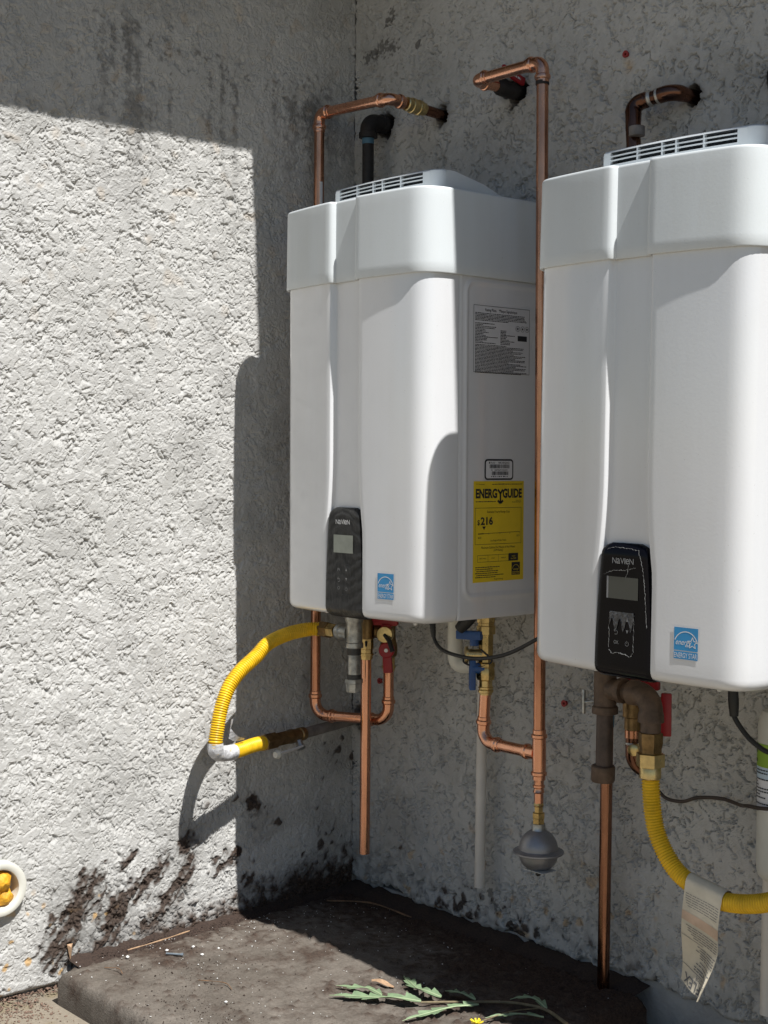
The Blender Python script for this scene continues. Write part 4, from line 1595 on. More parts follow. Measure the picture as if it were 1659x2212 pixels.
MB().rev((0.682, -0.113, bz), (0, 0, -1), body, 36).build('ball', 'vessel_grey', T, 40)
MB().rev((0.682, -0.113, 0.1545), (0, 0, -1), [(0, 0.008), (0.002, 0.0055), (0.010, 0.005), (0.012, 0.003)], 14).build('valve_stem', 'black_rubber', T)
MB().box((0.668, -0.137, 0.1565), (0.716, -0.098, 0.1575)).build('paper_washer', 'clear_plastic', T)

# --- cold valve set
T = thing('brass_valve', 'brass isolation valve with two blue levers under the left heater', 'valve', (0.54, -0.113, 0.468))
cx, cy = 0.5405, -0.113
MB().rev((cx, cy, 0.464), (0, 0, 1), [(0, 0.0120), (0.004, 0.0125), (0.005, 0.0150), (0.009, 0.0150), (0.010, 0.0130), (0.013, 0.0145), (0.015, 0.0145), (0.016, 0.0128), (0.028, 0.0128)], 24).build('union', 'brass_bright', T)
MB().rev((cx, cy, 0.491), (0, 0, 1), [(0, 0.0125), (0.003, 0.0175), (0.010, 0.0185), (0.020, 0.0185), (0.026, 0.0165), (0.028, 0.0185), (0.034, 0.0185), (0.037, 0.0145), (0.044, 0.014), (0.058, 0.0145), (0.075, 0.0145), (0.090, 0.0145), (0.091, 0.0190), (0.106, 0.0190), (0.107, 0.0165), (0.112, 0.0165), (0.113, 0.018), (0.124, 0.018), (0.127, 0.014), (0.14, 0.014)], 8, 0.3).build('valve_body', 'brass', T, 22)
dn2 = V(-0.62, -0.78, 0).normalized()
MB().rev((cx, cy, 0.541), dn2, [(0, 0.0115), (0.034, 0.0115), (0.035, 0.0165), (0.039, 0.0165), (0.041, 0.015), (0.0415, 0.002)], 26).build('hose_cap', 'brass_bright', T)
tip = V(cx, cy, 0.541) + dn2 * 0.042
MB().sweep(catmull([tip, tip + V(0.004, -0.004, -0.014), tip + V(0.026, 0.012, -0.021), tip + V(0.045, 0.03, -0.01), V(0.543, -0.1295, 0.553)], 6), 0.0018, 8).build('cap_tie', 'black_rubber', T)
m = MB().box((-0.026, -0.007, -0.0085), (0.026, 0.007, 0.0085), 0.0018)
m.xform(Matrix.Translation((0.524, -0.142, 0.580)) @ Matrix.Rotation(R(22), 4, 'Z')).build('lever', 'blue_plastic', T)
m = MB().rev((0, 0.002, -0.020), (0, 0, 1), [(0, 0.009), (0.016, 0.0095)], 14)
m.xform(Matrix.Translation((0.532, -0.138, 0.580))).build('lever_hub', 'blue_plastic', T)
lv2 = V(0.528, -0.137, 0.520)
m = MB().box((-0.0105, -0.006, -0.046), (0.0085, 0.006, 0.012), 0.002)
m.xform(Matrix.Translation(lv2) @ Matrix.Rotation(R(-38), 4, 'Z')).build('lever_handle', 'blue_plastic', T)
MB().rev(lv2 + V(0, 0, -0.004), (0.6, 0.75, 0), [(0, 0.010), (0.022, 0.011)], 16).build('lever_stem', 'blue_plastic', T)
MB().rev(lv2 + dn2 * 0.0072 + V(-0.002, 0, 0.0), V(-0.6, -0.78, 0), [(0, 0.0036), (0.0012, 0.003)], 12).build('screw', 'screw_steel', T)

# --- red-levered black valve at the wall, feeding the tall pipe
T = thing('wall_valve', 'black iron wall valve with a red lever above the left heater', 'valve', (0.501, 0, 1.645))
MB().rev((0.501, 0.03, 1.645), (0, -1, 0), [(0, 0.0145), (0.034, 0.0145), (0.036, 0.0185), (0.046, 0.0185), (0.048, 0.0175), (0.064, 0.0178), (0.078, 0.0165), (0.086, 0.0125)], 24).build('valve_body', 'black_iron', T)
m = MB().box((-0.004, -0.031, -0.007), (0.004, 0.031, 0.009), 0.0018)
m.xform(Matrix.Translation((0.5245, -0.034, 1.664)) @ Matrix.Rotation(R(-16), 4, 'X')).build('lever', 'red_plastic', T)
MB().rev((0.501, -0.03, 1.655), (0.8, 0, 0.5), [(0, 0.008), (0.024, 0.008)], 14).build('valve_stem', 'screw_steel', T)
lt = Ink(Sheet((0.5287, -0.034, 1.664), (0, 1, -0.28), (0, 0.28, 1)), 0.3)
lt.greek(-20, -2, 38, 4, random.Random(2), 2).build('lever_print', 'label_grey', T)

# --- black iron gas elbow in the corner above the heater
T = thing('iron_pipe', 'black iron elbow pipe dropping behind the left heater near the corner', 'pipe', (0.115, -0.055, 1.37))
ip0, ip1, ip2 = V(0.106, 0.03, 1.646), V(0.112, -0.055, 1.645), V(0.112, -0.055, 1.35)
arc = arc_corner(ip1, ip0, ip2, 0.020)
MB().sweep([ip0, arc[0] + V(0, 0.030, 0), arc[0] + V(0, 0.028, 0), arc[0] + V(0, 0.016, 0), arc[0] + V(0, 0.015, 0)] + arc + [arc[-1] + V(0, 0, -0.004), arc[-1] + V(0, 0, -0.005), arc[-1] + V(0, 0, -0.016), arc[-1] + V(0, 0, -0.017)],
           [0.0135, 0.0135, 0.0205, 0.0205, 0.0175] + [0.0175] * len(arc) + [0.0175, 0.0200, 0.0200, 0.011], 24).build('elbow', 'black_iron', T)
tube(V(0.112, -0.055, 1.61), ip2, 0.0125, 'black_iron', T)
MB().rev((0.112, -0.055, 1.608), (0, 0, -1), [(0, 0.0131), (0.007, 0.0131), (0.012, 0.0127)], 24).build('thread_tape', 'blue_tape', T)

# --- PVC drain
T = thing('drain_pipe', 'off-white plastic drain pipe hanging along the wall beside the ball arrestor', 'pipe', (0.447, -0.03, 0.052))
tube(V(0.445, -0.032, 0.052), V(0.4485, -0.030, 0.512), 0.0106, 'pvc', T)
T = thing('drain_trap', 'short off-white plastic elbow behind the blue-levered valve', 'pipe fitting', (0.40, -0.06, 0.49))
MB().sweep(catmull([(0.405, -0.065, 0.60), (0.404, -0.065, 0.545), (0.405, -0.064, 0.515), (0.413, -0.060, 0.503), (0.433, -0.050, 0.503), (0.452, -0.042, 0.506)], 6), 0.0155, 20).build('elbow', 'pvc_bright', T)

# --- cable and rubber boot under the left heater
T = thing('power_cable', 'black power cable sagging from the left heater behind the right one', 'cable', (0.481, -0.2, 0.60))
cp = catmull([(0.480, -0.2, 0.622), (0.482, -0.2, 0.600), (0.487, -0.2, 0.575), (0.500, -0.2, 0.560), (0.526, -0.2, 0.551), (0.583, -0.2, 0.547), (0.638, -0.2, 0.553), (0.691, -0.2, 0.568), (0.75, -0.197, 0.597), (0.80, -0.18, 0.63), (0.82, -0.15, 0.67)], 8)
MB().sweep(cp, 0.0036, 12).build('cable', 'black_rubber', T)
MB().rev((0.480, -0.2, 0.621), (0.13, 0, -1), [(0, 0.009), (0.005, 0.009), (0.006, 0.0062), (0.018, 0.0058), (0.020, 0.0062), (0.024, 0.0056), (0.026, 0.006), (0.030, 0.0052), (0.033, 0.0055), (0.044, 0.0042)], 14).build('strain_relief', 'black_rubber', T)
o = MB().sweep([V(0.548, -0.150, 0.625), V(0.527, -0.157, 0.604), V(0.515, -0.160, 0.592)], [0.011, 0.0125, 0.0105], 20).build('rubber_boot', 'black_rubber', None)
tag(o, 'short black rubber boot poking out beneath the left heater', 'pipe fitting')

# --- pipework of the right heater
T = thing('copper_pipe', 'old brown soldered copper pipe bending out of the wall above the right heater', 'pipe', (0.85, -0.06, 1.30))
r0, r1, r2, r3_ = V(0.929, 0.02, 1.553), V(0.922, -0.046, 1.556), V(0.838, -0.058, 1.546), V(0.874, -0.078, 1.29)
OR = 0.0132
ar1 = arc_corner(r1, r0, r2, 0.024)
ar2 = arc_corner(r2, r1, V(0.874, -0.078, 1.49), 0.016)
path = [r0, r0.lerp(ar1[0], 0.6)] + ar1 + [ar1[-1].lerp(ar2[0], 0.3), ar1[-1].lerp(ar2[0], 0.34), ar1[-1].lerp(ar2[0], 0.75), ar1[-1].lerp(ar2[0], 0.8)] + ar2 + [ar2[-1] + V(0.002, -0.003, -0.03)]
rad = [OR * 0.9, OR * 0.92] + [OR * 1.08] * len(ar1) + [OR * 1.05, OR * 0.92, OR * 0.92, OR * 1.08] + [OR * 1.1] * len(ar2) + [OR]
MB().sweep(path, rad, 22).build('bend', 'copper_old', T)
tube(ar2[-1] + V(0.002, -0.003, -0.028), r3_, OR * 0.98, 'copper_old', T)
dd = (r2 - r1).normalized()
for t in (0.22, 0.60):
    c_ = ar1[-1].lerp(ar2[0], t)
    MB().rev(c_ - dd * 0.004, dd, [(0, OR * 0.95), (0.002, OR * 1.12), (0.005, OR * 1.13), (0.008, OR * 0.95)], 20).build('solder_ring', 'solder', T)
MB().rev((0.869, -0.0775, 1.500), (0.0, 0, -1), [(0, OR), (0.001, OR * 1.06), (0.016, OR * 1.06), (0.017, OR)], 20).build('solder_ring', 'pipe_grey', T)
o = MB().rev((1.110, 0.03, 1.553), (0, -1, 0), [(0, 0.0150), (0.036, 0.0150), (0.037, 0.0190), (0.046, 0.0190), (0.047, 0.012)], 24).build('pipe_stub', 'black_iron', None)
tag(o, 'black iron pipe stub in the wall, cut by the upper right edge', 'pipe')

T = thing('gas_pipe', 'rusty brown iron gas tee with drip leg below the right heater', 'pipe', (0.913, -0.2, 0.37))
gx2, gy2 = 0.914, -0.2
MB().rev((gx2, gy2, 0.487), (0, 0, 1), [(0, 0.01849), (0.001, 0.02193), (0.012, 0.02193), (0.015, 0.01892), (0.06, 0.01892), (0.10, 0.01849)], 28).build('tee', 'brown_iron', T)
MB().rev((gx2 + 0.012, gy2, 0.531), (1, 0, 0), [(0, 0.01806), (0.018, 0.01806), (0.020, 0.02107), (0.030, 0.02107), (0.031, 0.01419), (0.055, 0.01419)], 28).build('tee_branch', 'brown_iron', T)
MB().rev((gx2 - 0.001, gy2, 0.398), (0.01, 0, 1), [(0, 0.01419), (0.09, 0.01419)], 28).build('drip_leg', 'drip_brown', T)
MB().rev((gx2 - 0.003, gy2, 0.370), (0.01, 0, 1), [(0, 0.00516), (0.001, 0.01849), (0.004, 0.02021), (0.027, 0.02021), (0.029, 0.01849)], 28).build('cap', 'brown_iron', T)
pe = V(1.012, gy2, 0.531)
arc = arc_corner(pe, V(0.9, gy2, 0.531), V(1.012, gy2, 0.3), 0.026)
MB().sweep([arc[0] + V(-0.016, 0, 0), arc[0] + V(-0.0155, 0, 0), arc[0] + V(-0.004, 0, 0)] + arc + [arc[-1] + V(0, 0, -0.006), arc[-1] + V(0, 0, -0.018), arc[-1] + V(0, 0, -0.0185)],
           [0.0180, 0.0212, 0.0212] + [0.0195] * len(arc) + [0.0212, 0.0216, 0.0180], 28).build('elbow', 'brown_iron', T)
MB().rev((1.012, gy2, 0.490), (0, 0, -1), [(0, 0.0165), (0.022, 0.0165)], 24).build('nipple', 'brown_iron', T)
m = MB().box((0.8835, -0.2245, 0.486), (0.8885, -0.2195, 0.527), 0.0015)
m.build('test_lever', 'galvanised', T)
MB().sweep([V(0.887, -0.222, 0.506), V(0.900, -0.212, 0.508)], 0.0022, 10).build('test_stem', 'galvanised', T)

T = thing('gas_hose', 'yellow corrugated gas hose with paper tag leaving at the right edge', 'hose', (1.013, -0.2, 0.25))
hexnut((1.012, gy2, 0.470), (0, 0, -1), [(0, 0.0185), (0.001, 0.0205), (0.018, 0.0205), (0.026, 0.0185), (0.034, 0.0185), (0.035, 0.0165)], 'brass_dull', T, phase=0.1)
hexnut((1.012, gy2, 0.436), (0, 0, -1), [(0, 0.0205), (0.001, 0.0240), (0.022, 0.0240), (0.023, 0.0205)], 'brass_bright', T, phase=0.1)
MB().rev((1.012, gy2, 0.413), (0, 0, -1), [(0, 0.0172), (0.001, 0.0178), (0.018, 0.0178), (0.020, 0.0160)], 26).build('sleeve', 'brass_bright', T)
hb = catmull([(1.0125, -0.2, 0.395), (1.016, -0.2, 0.353), (1.024, -0.2, 0.314), (1.040, -0.2, 0.283), (1.061, -0.2, 0.258), (1.080, -0.2, 0.245), (1.113, -0.2, 0.232), (1.148, -0.2, 0.224), (1.192, -0.2, 0.228), (1.241, -0.2, 0.242), (1.30, -0.197, 0.27), (1.36, -0.18, 0.31), (1.42, -0.12, 0.34), (1.47, -0.02, 0.35)], 10)
corrugated(hb, 0.0142, 'hose', T)
# paper tag: wraps over the hose and hangs, curling at the foot
ch = []
for i in range(0, 13):
    a = R(215 - 215 * i / 12)
    ch.append((0.0158 * math.cos(a), 0.0158 * math.sin(a)))
prof = [(-x, z) for x, z in ch]            # over the top from back to front (x used as depth)
tagv, NW = [], 24
L = 0.158
down = [(0.0162 + 0.004 * math.sin(i / 30 * 6.0) + 0.006 * (i / 30) ** 2, -L * i / 30) for i in range(1, 31)]
profile = [(-0.0158 * math.cos(R(a)) * -1, 0.0158 * math.sin(R(a))) for a in range(170, -1, -17)] + down
tex = MB()
for i, (dpt, zz) in enumerate(profile):
    t = max(0, (i - 10) / 30)
    for j in range(NW + 1):
        u = j / NW - 0.5
        wdt = 0.070 - 0.002 * t
        x = 1.118 + 0.028 * (0.5 + u * 0) + u * wdt - 0.010 * t
        z = 0.2335 + zz - u * 0.020 + 0.003 * math.sin(5 * t + 3 * u)
        y = -0.2 - dpt - 0.005 * math.sin(7 * t + 4 * u) * t
        # right edge rolls back towards the wall near the foot
        roll = max(0, t - 0.5) * 2
        if u > 0.15:
            k = (u - 0.15) / 0.35
            y -= 0.014 * roll * math.sin(k * 2.6)
            x -= 0.020 * roll * k * k
        y += 0.015 * t * (u < -0.2) * (-u - 0.2)
        tagv.append((x, y, z))
npf = len(profile)


def tag_strip(i0, i1, mat, name, par, j0=0, j1=NW, lift=0.0):
    m_ = MB()
    idx = {}
    for i in range(i0, i1 + 1):
        for j in range(j0, j1 + 1):
            p = tagv[i * (NW + 1) + j]
            idx[(i, j)] = len(m_.v)
            m_.v.append((p[0], p[1] - lift, p[2]))
    for i in range(i0, i1):
        for j in range(j0, j1):
            m_.f.append((idx[(i, j)], idx[(i + 1, j)], idx[(i + 1, j + 1)], idx[(i, j + 1)]))
    return m_.build(name, mat, par, 40)


tg = tag_strip(0, npf - 1, 'tag_paper', 'paper_tag', T)
tag_strip(18, 21, 'tag_tan', 'tag_band', tg, lift=0.0004)


def tag_point(s, t):
    """s: 0..1 down the hanging part, t: 0..1 across"""
    fi = 10 + s * (npf - 11)
    i = min(int(fi), npf - 2)
    fj = t * NW
    j = min(int(fj), NW - 1)
    a, b = fi - i, fj - j
    P = [Vector(tagv[(i + di) * (NW + 1) + j + dj]) for di in (0, 1) for dj in (0, 1)]
    return (P[0] * (1 - b) + P[1] * b) * (1 - a) + (P[2] * (1 - b) + P[3] * b) * a + V(0.0, -0.0007, 0.0)


pr = MB()
r4 = random.Random(4)
for s, t0, t1, hh in [(0.07, .06, .96, .006), (0.095, .06, .97, .006), (0.12, .06, .97, .006), (0.145, .08, .97, .006), (0.17, .1, .97, .006), (0.195, .15, .97, .006),
                      (0.40, .15, .98, .007), (0.425, .2, .98, .007), (0.45, .2, .98, .007), (0.475, .3, .98, .007), (0.50, .35, .98, .007), (0.53, .02, .6, .005), (0.56, .45, .98, .008), (0.585, .5, .98, .008),
                      (0.61, .4, .98, .008), (0.635, .5, .98, .008), (0.66, .5, .98, .008), (0.70, .5, .9, .008), (0.735, .4, .97, .010), (0.775, .35, .9, .010), (0.80, .35, .9, .010), (0.83, .0, .98, .005)]:
    a = t0
    while a < t1 - 0.02:
        b = min(t1, a + r4.uniform(0.05, 0.2))
        if t1 - t0 > 0.9 and hh < 0.0055 or hh == .005:
            b = min(t1, a + 0.1)
        pr.add([tag_point(s, a), tag_point(s + hh, a), tag_point(s + hh, b), tag_point(s, b)], [(0, 1, 2, 3)])
        a = b + (0.0 if hh == .005 else 0.018)
pr.build('tag_print', 'print_dim', tg, smooth=False)['kind'] = 'stuff'


def tag_text(txt, s_base, t_left, t_right, hs):
    """upside-down lettering, read from the hose end"""
    v, f = glyphs(txt, 0.01)
    x0 = min(p[0] for p in v)
    x1 = max(p[0] for p in v)
    m_ = MB()
    m_.add([tag_point(min(0.995, s_base + hs * p[1] / 0.7), t_right - (p[0] - x0) / (x1 - x0) * (t_right - t_left)) for p in v], f)
    return m_.build('tag_lettering', 'print_dim', tg, smooth=False)


tag_text('MIIFLEX', 0.90, 0.10, 0.99, 0.085)
tag_text('CONNECTOR', 0.845, 0.45, 0.99, 0.035)

T = thing('relief_pipe', 'dull copper pipe standing on the pad at the wall under the right heater', 'pipe', (0.787, -0.048, PZ))
tube(V(0.7865, -0.048, PZ - 0.004), V(0.792, -0.05, 0.43), CR * 1.02, 'copper_dull', T)
MB().rev((0.792, -0.05, 0.43), (0, 0, 1), [(0, CR * 1.1), (0.022, CR * 1.12), (0.023, CR * 1.3), (0.034, CR * 1.3)], 20).build('coupling', 'blue_tape', T)
tube(V(0.792, -0.05, 0.462), V(0.793, -0.05, 0.60), CR * 1.05, 'galvanised', T)

T = thing('brass_valve', 'brass isolation valve with red levers behind the brown tee of the right heater', 'valve', (0.925, -0.14, 0.40))
vx, vy = 0.925, -0.14
MB().rev((vx, vy, 0.455), (0, 0, 1), [(0, 0.0145), (0.02, 0.0145), (0.022, 0.0175), (0.05, 0.0175), (0.055, 0.0135), (0.14, 0.0135)], 24).build('valve_body', 'brass_dull', T)
m = MB().box((-0.030, -0.007, -0.012), (0.030, 0.007, 0.012), 0.002)
m.xform(Matrix.Translation((0.953, -0.150, 0.541)) @ Matrix.Rotation(R(20), 4, 'Z')).build('lever', 'red_plastic', T)
m = MB().box((-0.0088, -0.005, -0.036), (0.0088, 0.005, 0.036), 0.002)
m.xform(Matrix.Translation((1.004, -0.150, 0.492)) @ Matrix.Rotation(R(36), 4, 'Z')).build('lever', 'red_plastic', T)
MB().sweep([V(vx, vy, 0.50), V(0.998, -0.146, 0.512)], 0.009, 14).build('lever_stem', 'brass_dull', T)
MB().rev((0.941, -0.150, 0.425), (0.3, -0.95, 0), [(0, 0.010), (0.014, 0.010), (0.016, 0.006)], 16).build('drain_knob', 'brass_bright', T)
T = thing('copper_pipe', 'dull copper pipe bending back to the wall behind the yellow hose nut', 'pipe', (0.925, -0.14, 0.40))
pth = [V(vx, vy, 0.458), V(vx, vy, 0.448), V(vx, vy, 0.436)] + arc_corner(V(vx, vy, 0.388), V(vx, vy, 0.5), V(0.99, -0.06, 0.372), 0.03) + [V(0.950, -0.109, 0.381)]
MB().sweep(pth, CR * 1.1, 22).build('tube', 'copper_old', T)
MB().rev((vx, vy, 0.440), (0, 0, 1), [(0, CR * 1.15), (0.001, CR * 1.22), (0.014, CR * 1.22), (0.015, CR * 1.15)], 22).build('collar', 'copper', T)
MB().rev((vx, vy, 0.429), (0, 0, 1), [(0, CR * 1.12), (0.002, CR * 1.2), (0.004, CR * 1.12)], 22).build('solder_ring', 'solder', T)

T = thing('power_cable', 'black power cable curving down from the right heater to the right edge', 'cable', (1.113, -0.12, 0.55))
MB().sweep(catmull([(1.113, -0.12, 0.585), (1.113, -0.12, 0.530), (1.118, -0.12, 0.502), (1.139, -0.12, 0.477), (1.161, -0.12, 0.462), (1.186, -0.12, 0.453), (1.23, -0.118, 0.452), (1.29, -0.11, 0.47), (1.34, -0.08, 0.50)], 8), 0.0042, 12).build('cable', 'black_rubber', T)
MB().rev((1.113, -0.12, 0.580), (0.06, 0, -1), [(0, 0.010), (0.01, 0.0095), (0.03, 0.0085), (0.048, 0.0085), (0.05, 0.009), (0.066, 0.0082), (0.067, 0.0078), (0.078, 0.0072), (0.079, 0.0045)], 16).build('strain_relief', 'black_rubber', T)
o = MB().sweep(catmull([(0.845, -0.012, 0.372), (0.868, -0.018, 0.342), (0.887, -0.02, 0.325), (0.906, -0.02, 0.314), (0.940, -0.02, 0.315), (0.974, -0.02, 0.328), (1.023, -0.02, 0.335), (1.08, -0.045, 0.338), (1.115, -0.076, 0.348), (1.16, -0.086, 0.353), (1.22, -0.06, 0.36), (1.30, -0.02, 0.37)], 8), 0.0032, 10).build('control_cable', 'brown_cable', None)
tag(o, 'thin brown cable drooping across the wall behind the yellow hose', 'cable')

T = thing('neutraliser', 'white plastic condensate cylinder with green label at the right edge', 'cylinder', (1.150, -0.045, 0.23))
nx_, ny_ = 1.1530, -0.042
MB().rev((nx_, ny_, 0.226), (0, 0, 1), [(0, 0.014), (0.002, 0.026), (0.010, 0.0335), (0.022, 0.036), (0.25, 0.036), (0.268, 0.0345), (0.280, 0.029), (0.284, 0.016)], 36).build('cylinder', 'pvc_bright', T)


def wrap(z0, z1, mat, name, lift, parent, a0=150, a1=330):
    m_ = MB()
    n_ = 24
    for z in (z0, z1):
        for i in range(n_ + 1):
            a = R(a0 + (a1 - a0) * i / n_)
            m_.v.append((nx_ + (0.036 + lift) * math.cos(a), ny_ + (0.036 + lift) * math.sin(a), z))
    for i in range(n_):
        m_.f.append((i, i + 1, n_ + 2 + i, n_ + 1 + i))
    return m_.build(name, mat, parent)


lb = wrap(0.345, 0.455, 'label_white', 'paper_label', 0.0004, T)
wrap(0.417, 0.455, 'label_green', 'green_band', 0.0007, lb)
wrap(0.397, 0.4165, 'label_skyblue', 'blue_band', 0.0007, lb)
m = MB()
r5 = random.Random(6)
for i in range(13):
    z = 0.411 - 0.0050 * i
    a = 176
    e = r5.uniform(205, 300)
    while a < e:
        b = a + r5.uniform(3, 9)
        q = [(nx_ + 0.0371 * math.cos(R(t)), ny_ + 0.0371 * math.sin(R(t))) for t in (a, b)]
        m.add([(q[0][0], q[0][1], z), (q[1][0], q[1][1], z), (q[1][0], q[1][1], z + 0.0021), (q[0][0], q[0][1], z + 0.0021)], [(0, 1, 2, 3)])
        a = b + 1.4
a = 186
while a < 240:
    b = a + r5.choice([0.8, 1.4, 2.2])
    q = [(nx_ + 0.0371 * math.cos(R(t)), ny_ + 0.0371 * math.sin(R(t))) for t in (a, b)]
    m.add([(q[0][0], q[0][1], 0.3475), (q[1][0], q[1][1], 0.3475), (q[1][0], q[1][1], 0.3405 + 0.003 + 0.0), (q[0][0], q[0][1], 0.3435)], [(3, 2, 1, 0)])
    a = b + r5.choice([0.8, 1.2])
for word, zc, a_s in (('Cond', 0.439, 192), ('Tre', 0.424, 206)):
    v, f = glyphs(word, 0.01)
    m.add([(nx_ + 0.0372 * math.cos(R(a_s + p[0] * 19)), ny_ + 0.0372 * math.sin(R(a_s + p[0] * 19)), zc + p[1] * 0.0125) for p in v], f)
m.build('label_print', 'print_black', lb, smooth=False)
tube(V(1.130, -0.034, -0.005), V(1.132, -0.034, 0.228), 0.0125, 'pvc', thing('drain_pipe', 'off-white plastic drain pipe under the white cylinder at the right edge', 'pipe', (1.130, -0.034, -0.005)), 'tube')

# --- wall anchors, collar with foam
for (x, z, lab) in [(0.645, 0.449, 'small red plastic wall plug in the stucco right of the ball-ended copper pipe'), (0.099, 0.428, 'small red plastic wall plug in the stucco behind the U-bent copper pipe'), (0.781, 1.657, 'small red plastic wall plug high on the wall between the heaters')]:
    o = MB().rev((x, 0.004, z), (0, -1, 0), [(0, 0.0048), (0.008, 0.0048), (0.0092, 0.0068), (0.0102, 0.0066), (0.0098, 0.0026), (0.001, 0.0024)], 16).build('wall_plug', 'anchor_red', None)
    tag(o, lab, 'wall plug', 'red wall plugs')

T = thing('pipe_sleeve', 'round off-white plastic sleeve stuffed with orange foam, low at the left edge', 'pipe sleeve', (0, -0.864, 0.107))
MB().rev((-0.03, -0.864, 0.107), (1, 0, 0), [(0, 0.052), (0.040, 0.0525), (0.0455, 0.0515), (0.047, 0.049), (0.0465, 0.040), (0.044, 0.0365), (0.020, 0.0355), (0.0, 0.0355)], 40, caps=False).build('sleeve', 'pvc_bright', T)
fo = MB()
rf = random.Random(12)
for (dy, dz, rr, dx) in [(0.004, 0.012, 0.021, 0.012), (-0.014, -0.004, 0.019, 0.010), (0.012, -0.018, 0.017, 0.012), (-0.006, -0.022, 0.014, 0.006), (0.016, 0.006, 0.012, 0.002), (-0.018, 0.018, 0.015, 0.004)]:
    cx_, cy_, cz_ = dx - 0.012, -0.864 + dy, 0.107 + dz
    k = len(fo.v)
    for i in range(9):
        th = math.pi * i / 8
        for j in range(14):
            ph = 2 * math.pi * j / 14
            r_ = rr * (1 + 0.16 * math.sin(3 * ph + 5 * th + rr * 900) * math.sin(th))
            fo.v.append((cx_ + r_ * math.cos(th), cy_ + r_ * math.sin(th) * math.cos(ph), cz_ + r_ * math.sin(th) * math.sin(ph)))
    for i in range(8):
        for j in range(14):
            a = k + i * 14 + j
            b = k + i * 14 + (j + 1) % 14
            fo.f.append((a, a + 14, b + 14, b))
fo.build('foam', 'foam_orange', T, 60)

# ================================================================== DEBRIS AND WEED
rd = random.Random(21)


def pebble(m, p, r, squash=0.7):
    k = len(m.v)
    rot = rd.uniform(0, 6.28)
    sx, sy, sz = r * rd.uniform(0.7, 1.3), r * rd.uniform(0.7, 1.2), r * squash * rd.uniform(0.8, 1.1)
    base = [(0, 0, 1), (0, 0, -1)] + [(math.cos(a), math.sin(a), s) for s in (0.45, -0.45) for a in [R(72 * i + (36 if s < 0 else 0)) for i in range(5)]]
    for (x, y, z) in base:
        q = math.hypot(math.hypot(x, y), z)
        x, y, z = x / q * sx * rd.uniform(0.8, 1.15), y / q * sy * rd.uniform(0.8, 1.15), z / q * sz
        m.v.append((p[0] + x * math.cos(rot) - y * math.sin(rot), p[1] + x * math.sin(rot) + y * math.cos(rot), p[2] + z))
    for i in range(5):
        j = (i + 1) % 5
        m.f += [(k, k + 2 + i, k + 2 + j), (k + 2 + i, k + 7 + i, k + 2 + j), (k + 2 + j, k + 7 + i, k + 7 + j), (k + 1, k + 7 + j, k + 7 + i)]


# white grit on the pad
m = MB()
for _ in range(900):
    x, y = rd.uniform(0.04, 0.86), rd.uniform(-0.77, -0.04)
    if rd.random() > 0.30 + 0.9 * math.exp(-((x - 0.1) / 0.12) ** 2) * (1 if y > -0.6 else 0.3):
        continue
    pebble(m, (x, y, PZ + 0.0015), rd.choice([0.0007, 0.0009, 0.0011, 0.0015]) * rd.uniform(0.7, 1.2))
o = m.build('grit', 'grit_white', None, 60)
o['kind'] = 'stuff'
o['label'] = 'scattered fine white grit over the concrete pad'
o['category'] = 'grit'
# soil crumbs along the walls
m = MB()
for _ in range(3400):
    t = rd.random()
    if t < 0.34:
        x, y = 0.02 + abs(rd.gauss(0, 0.035)), rd.uniform(-0.68, -0.05)
    elif t < 0.62:
        x, y = rd.uniform(0.02, 0.85), -0.03 - abs(rd.gauss(0, 0.045))
    elif t < 0.74:
        x, y = rd.gauss(0.24, 0.09), rd.gauss(-0.58, 0.07)
    elif t < 0.84:
        x, y = rd.gauss(0.42, 0.08), rd.gauss(-0.68, 0.04)
    else:
        x, y = rd.gauss(0.68, 0.12), rd.gauss(-0.2, 0.10)
    if not (0.018 < x < 0.86 and -0.775 < y < -0.022):
        continue
    near = max(0.0, 0.03 - x) * 0.25 + max(0.0, y + 0.05) * 0.25
    pebble(m, (x, y, PZ + 0.0005 + near), rd.uniform(0.0005, 0.0011) * rd.choice([1, 1, 1, 2.0]))
o = m.build('soil_crumbs', 'soil', None, 60)
o['kind'] = 'stuff'
o['label'] = 'dark soil crumbs along the walls on the pad'
o['category'] = 'soil'
# soil wedge between pad and walls
m = MB()
vv = []
for i in range(41):
    y = -0.72 + 0.72 * i / 40
    top = PZ - 0.006 + 0.012 * (i / 40) + 0.003 * math.sin(i * 1.9) + 0.002 * math.sin(i * 4.1)
    vv += [(-0.006, y, top + 0.006), (0.012, y, top), (0.075 - 0.035 * i / 40, y, PZ - 0.012)]
m.add(vv, [(3 * i + j, 3 * i + j + 1, 3 * i + j + 4, 3 * i + j + 3) for i in range(40) for j in range(2)])
vv = []
for i in range(41):
    x = 0.85 * i / 40
    top = PZ + 0.012 - 0.004 * (i / 40) + 0.003 * math.sin(i * 1.7) + 0.003 * math.sin(i * 3.7)
    vv += [(x, 0.010, top + 0.004), (x, -0.020, top - 0.002), (x, -0.055 - 0.01 * math.sin(i * 1.1), PZ - 0.002)]
m.add(vv, [(3 * i + j, 3 * i + j + 3, 3 * i + j + 4, 3 * i + j + 1) for i in range(40) for j in range(2)])
o = m.build('soil_bank', 'soil', None, 60)
o['kind'] = 'stuff'
o['label'] = 'dark soil banked in the gap between pad and walls'
o['category'] = 'soil'
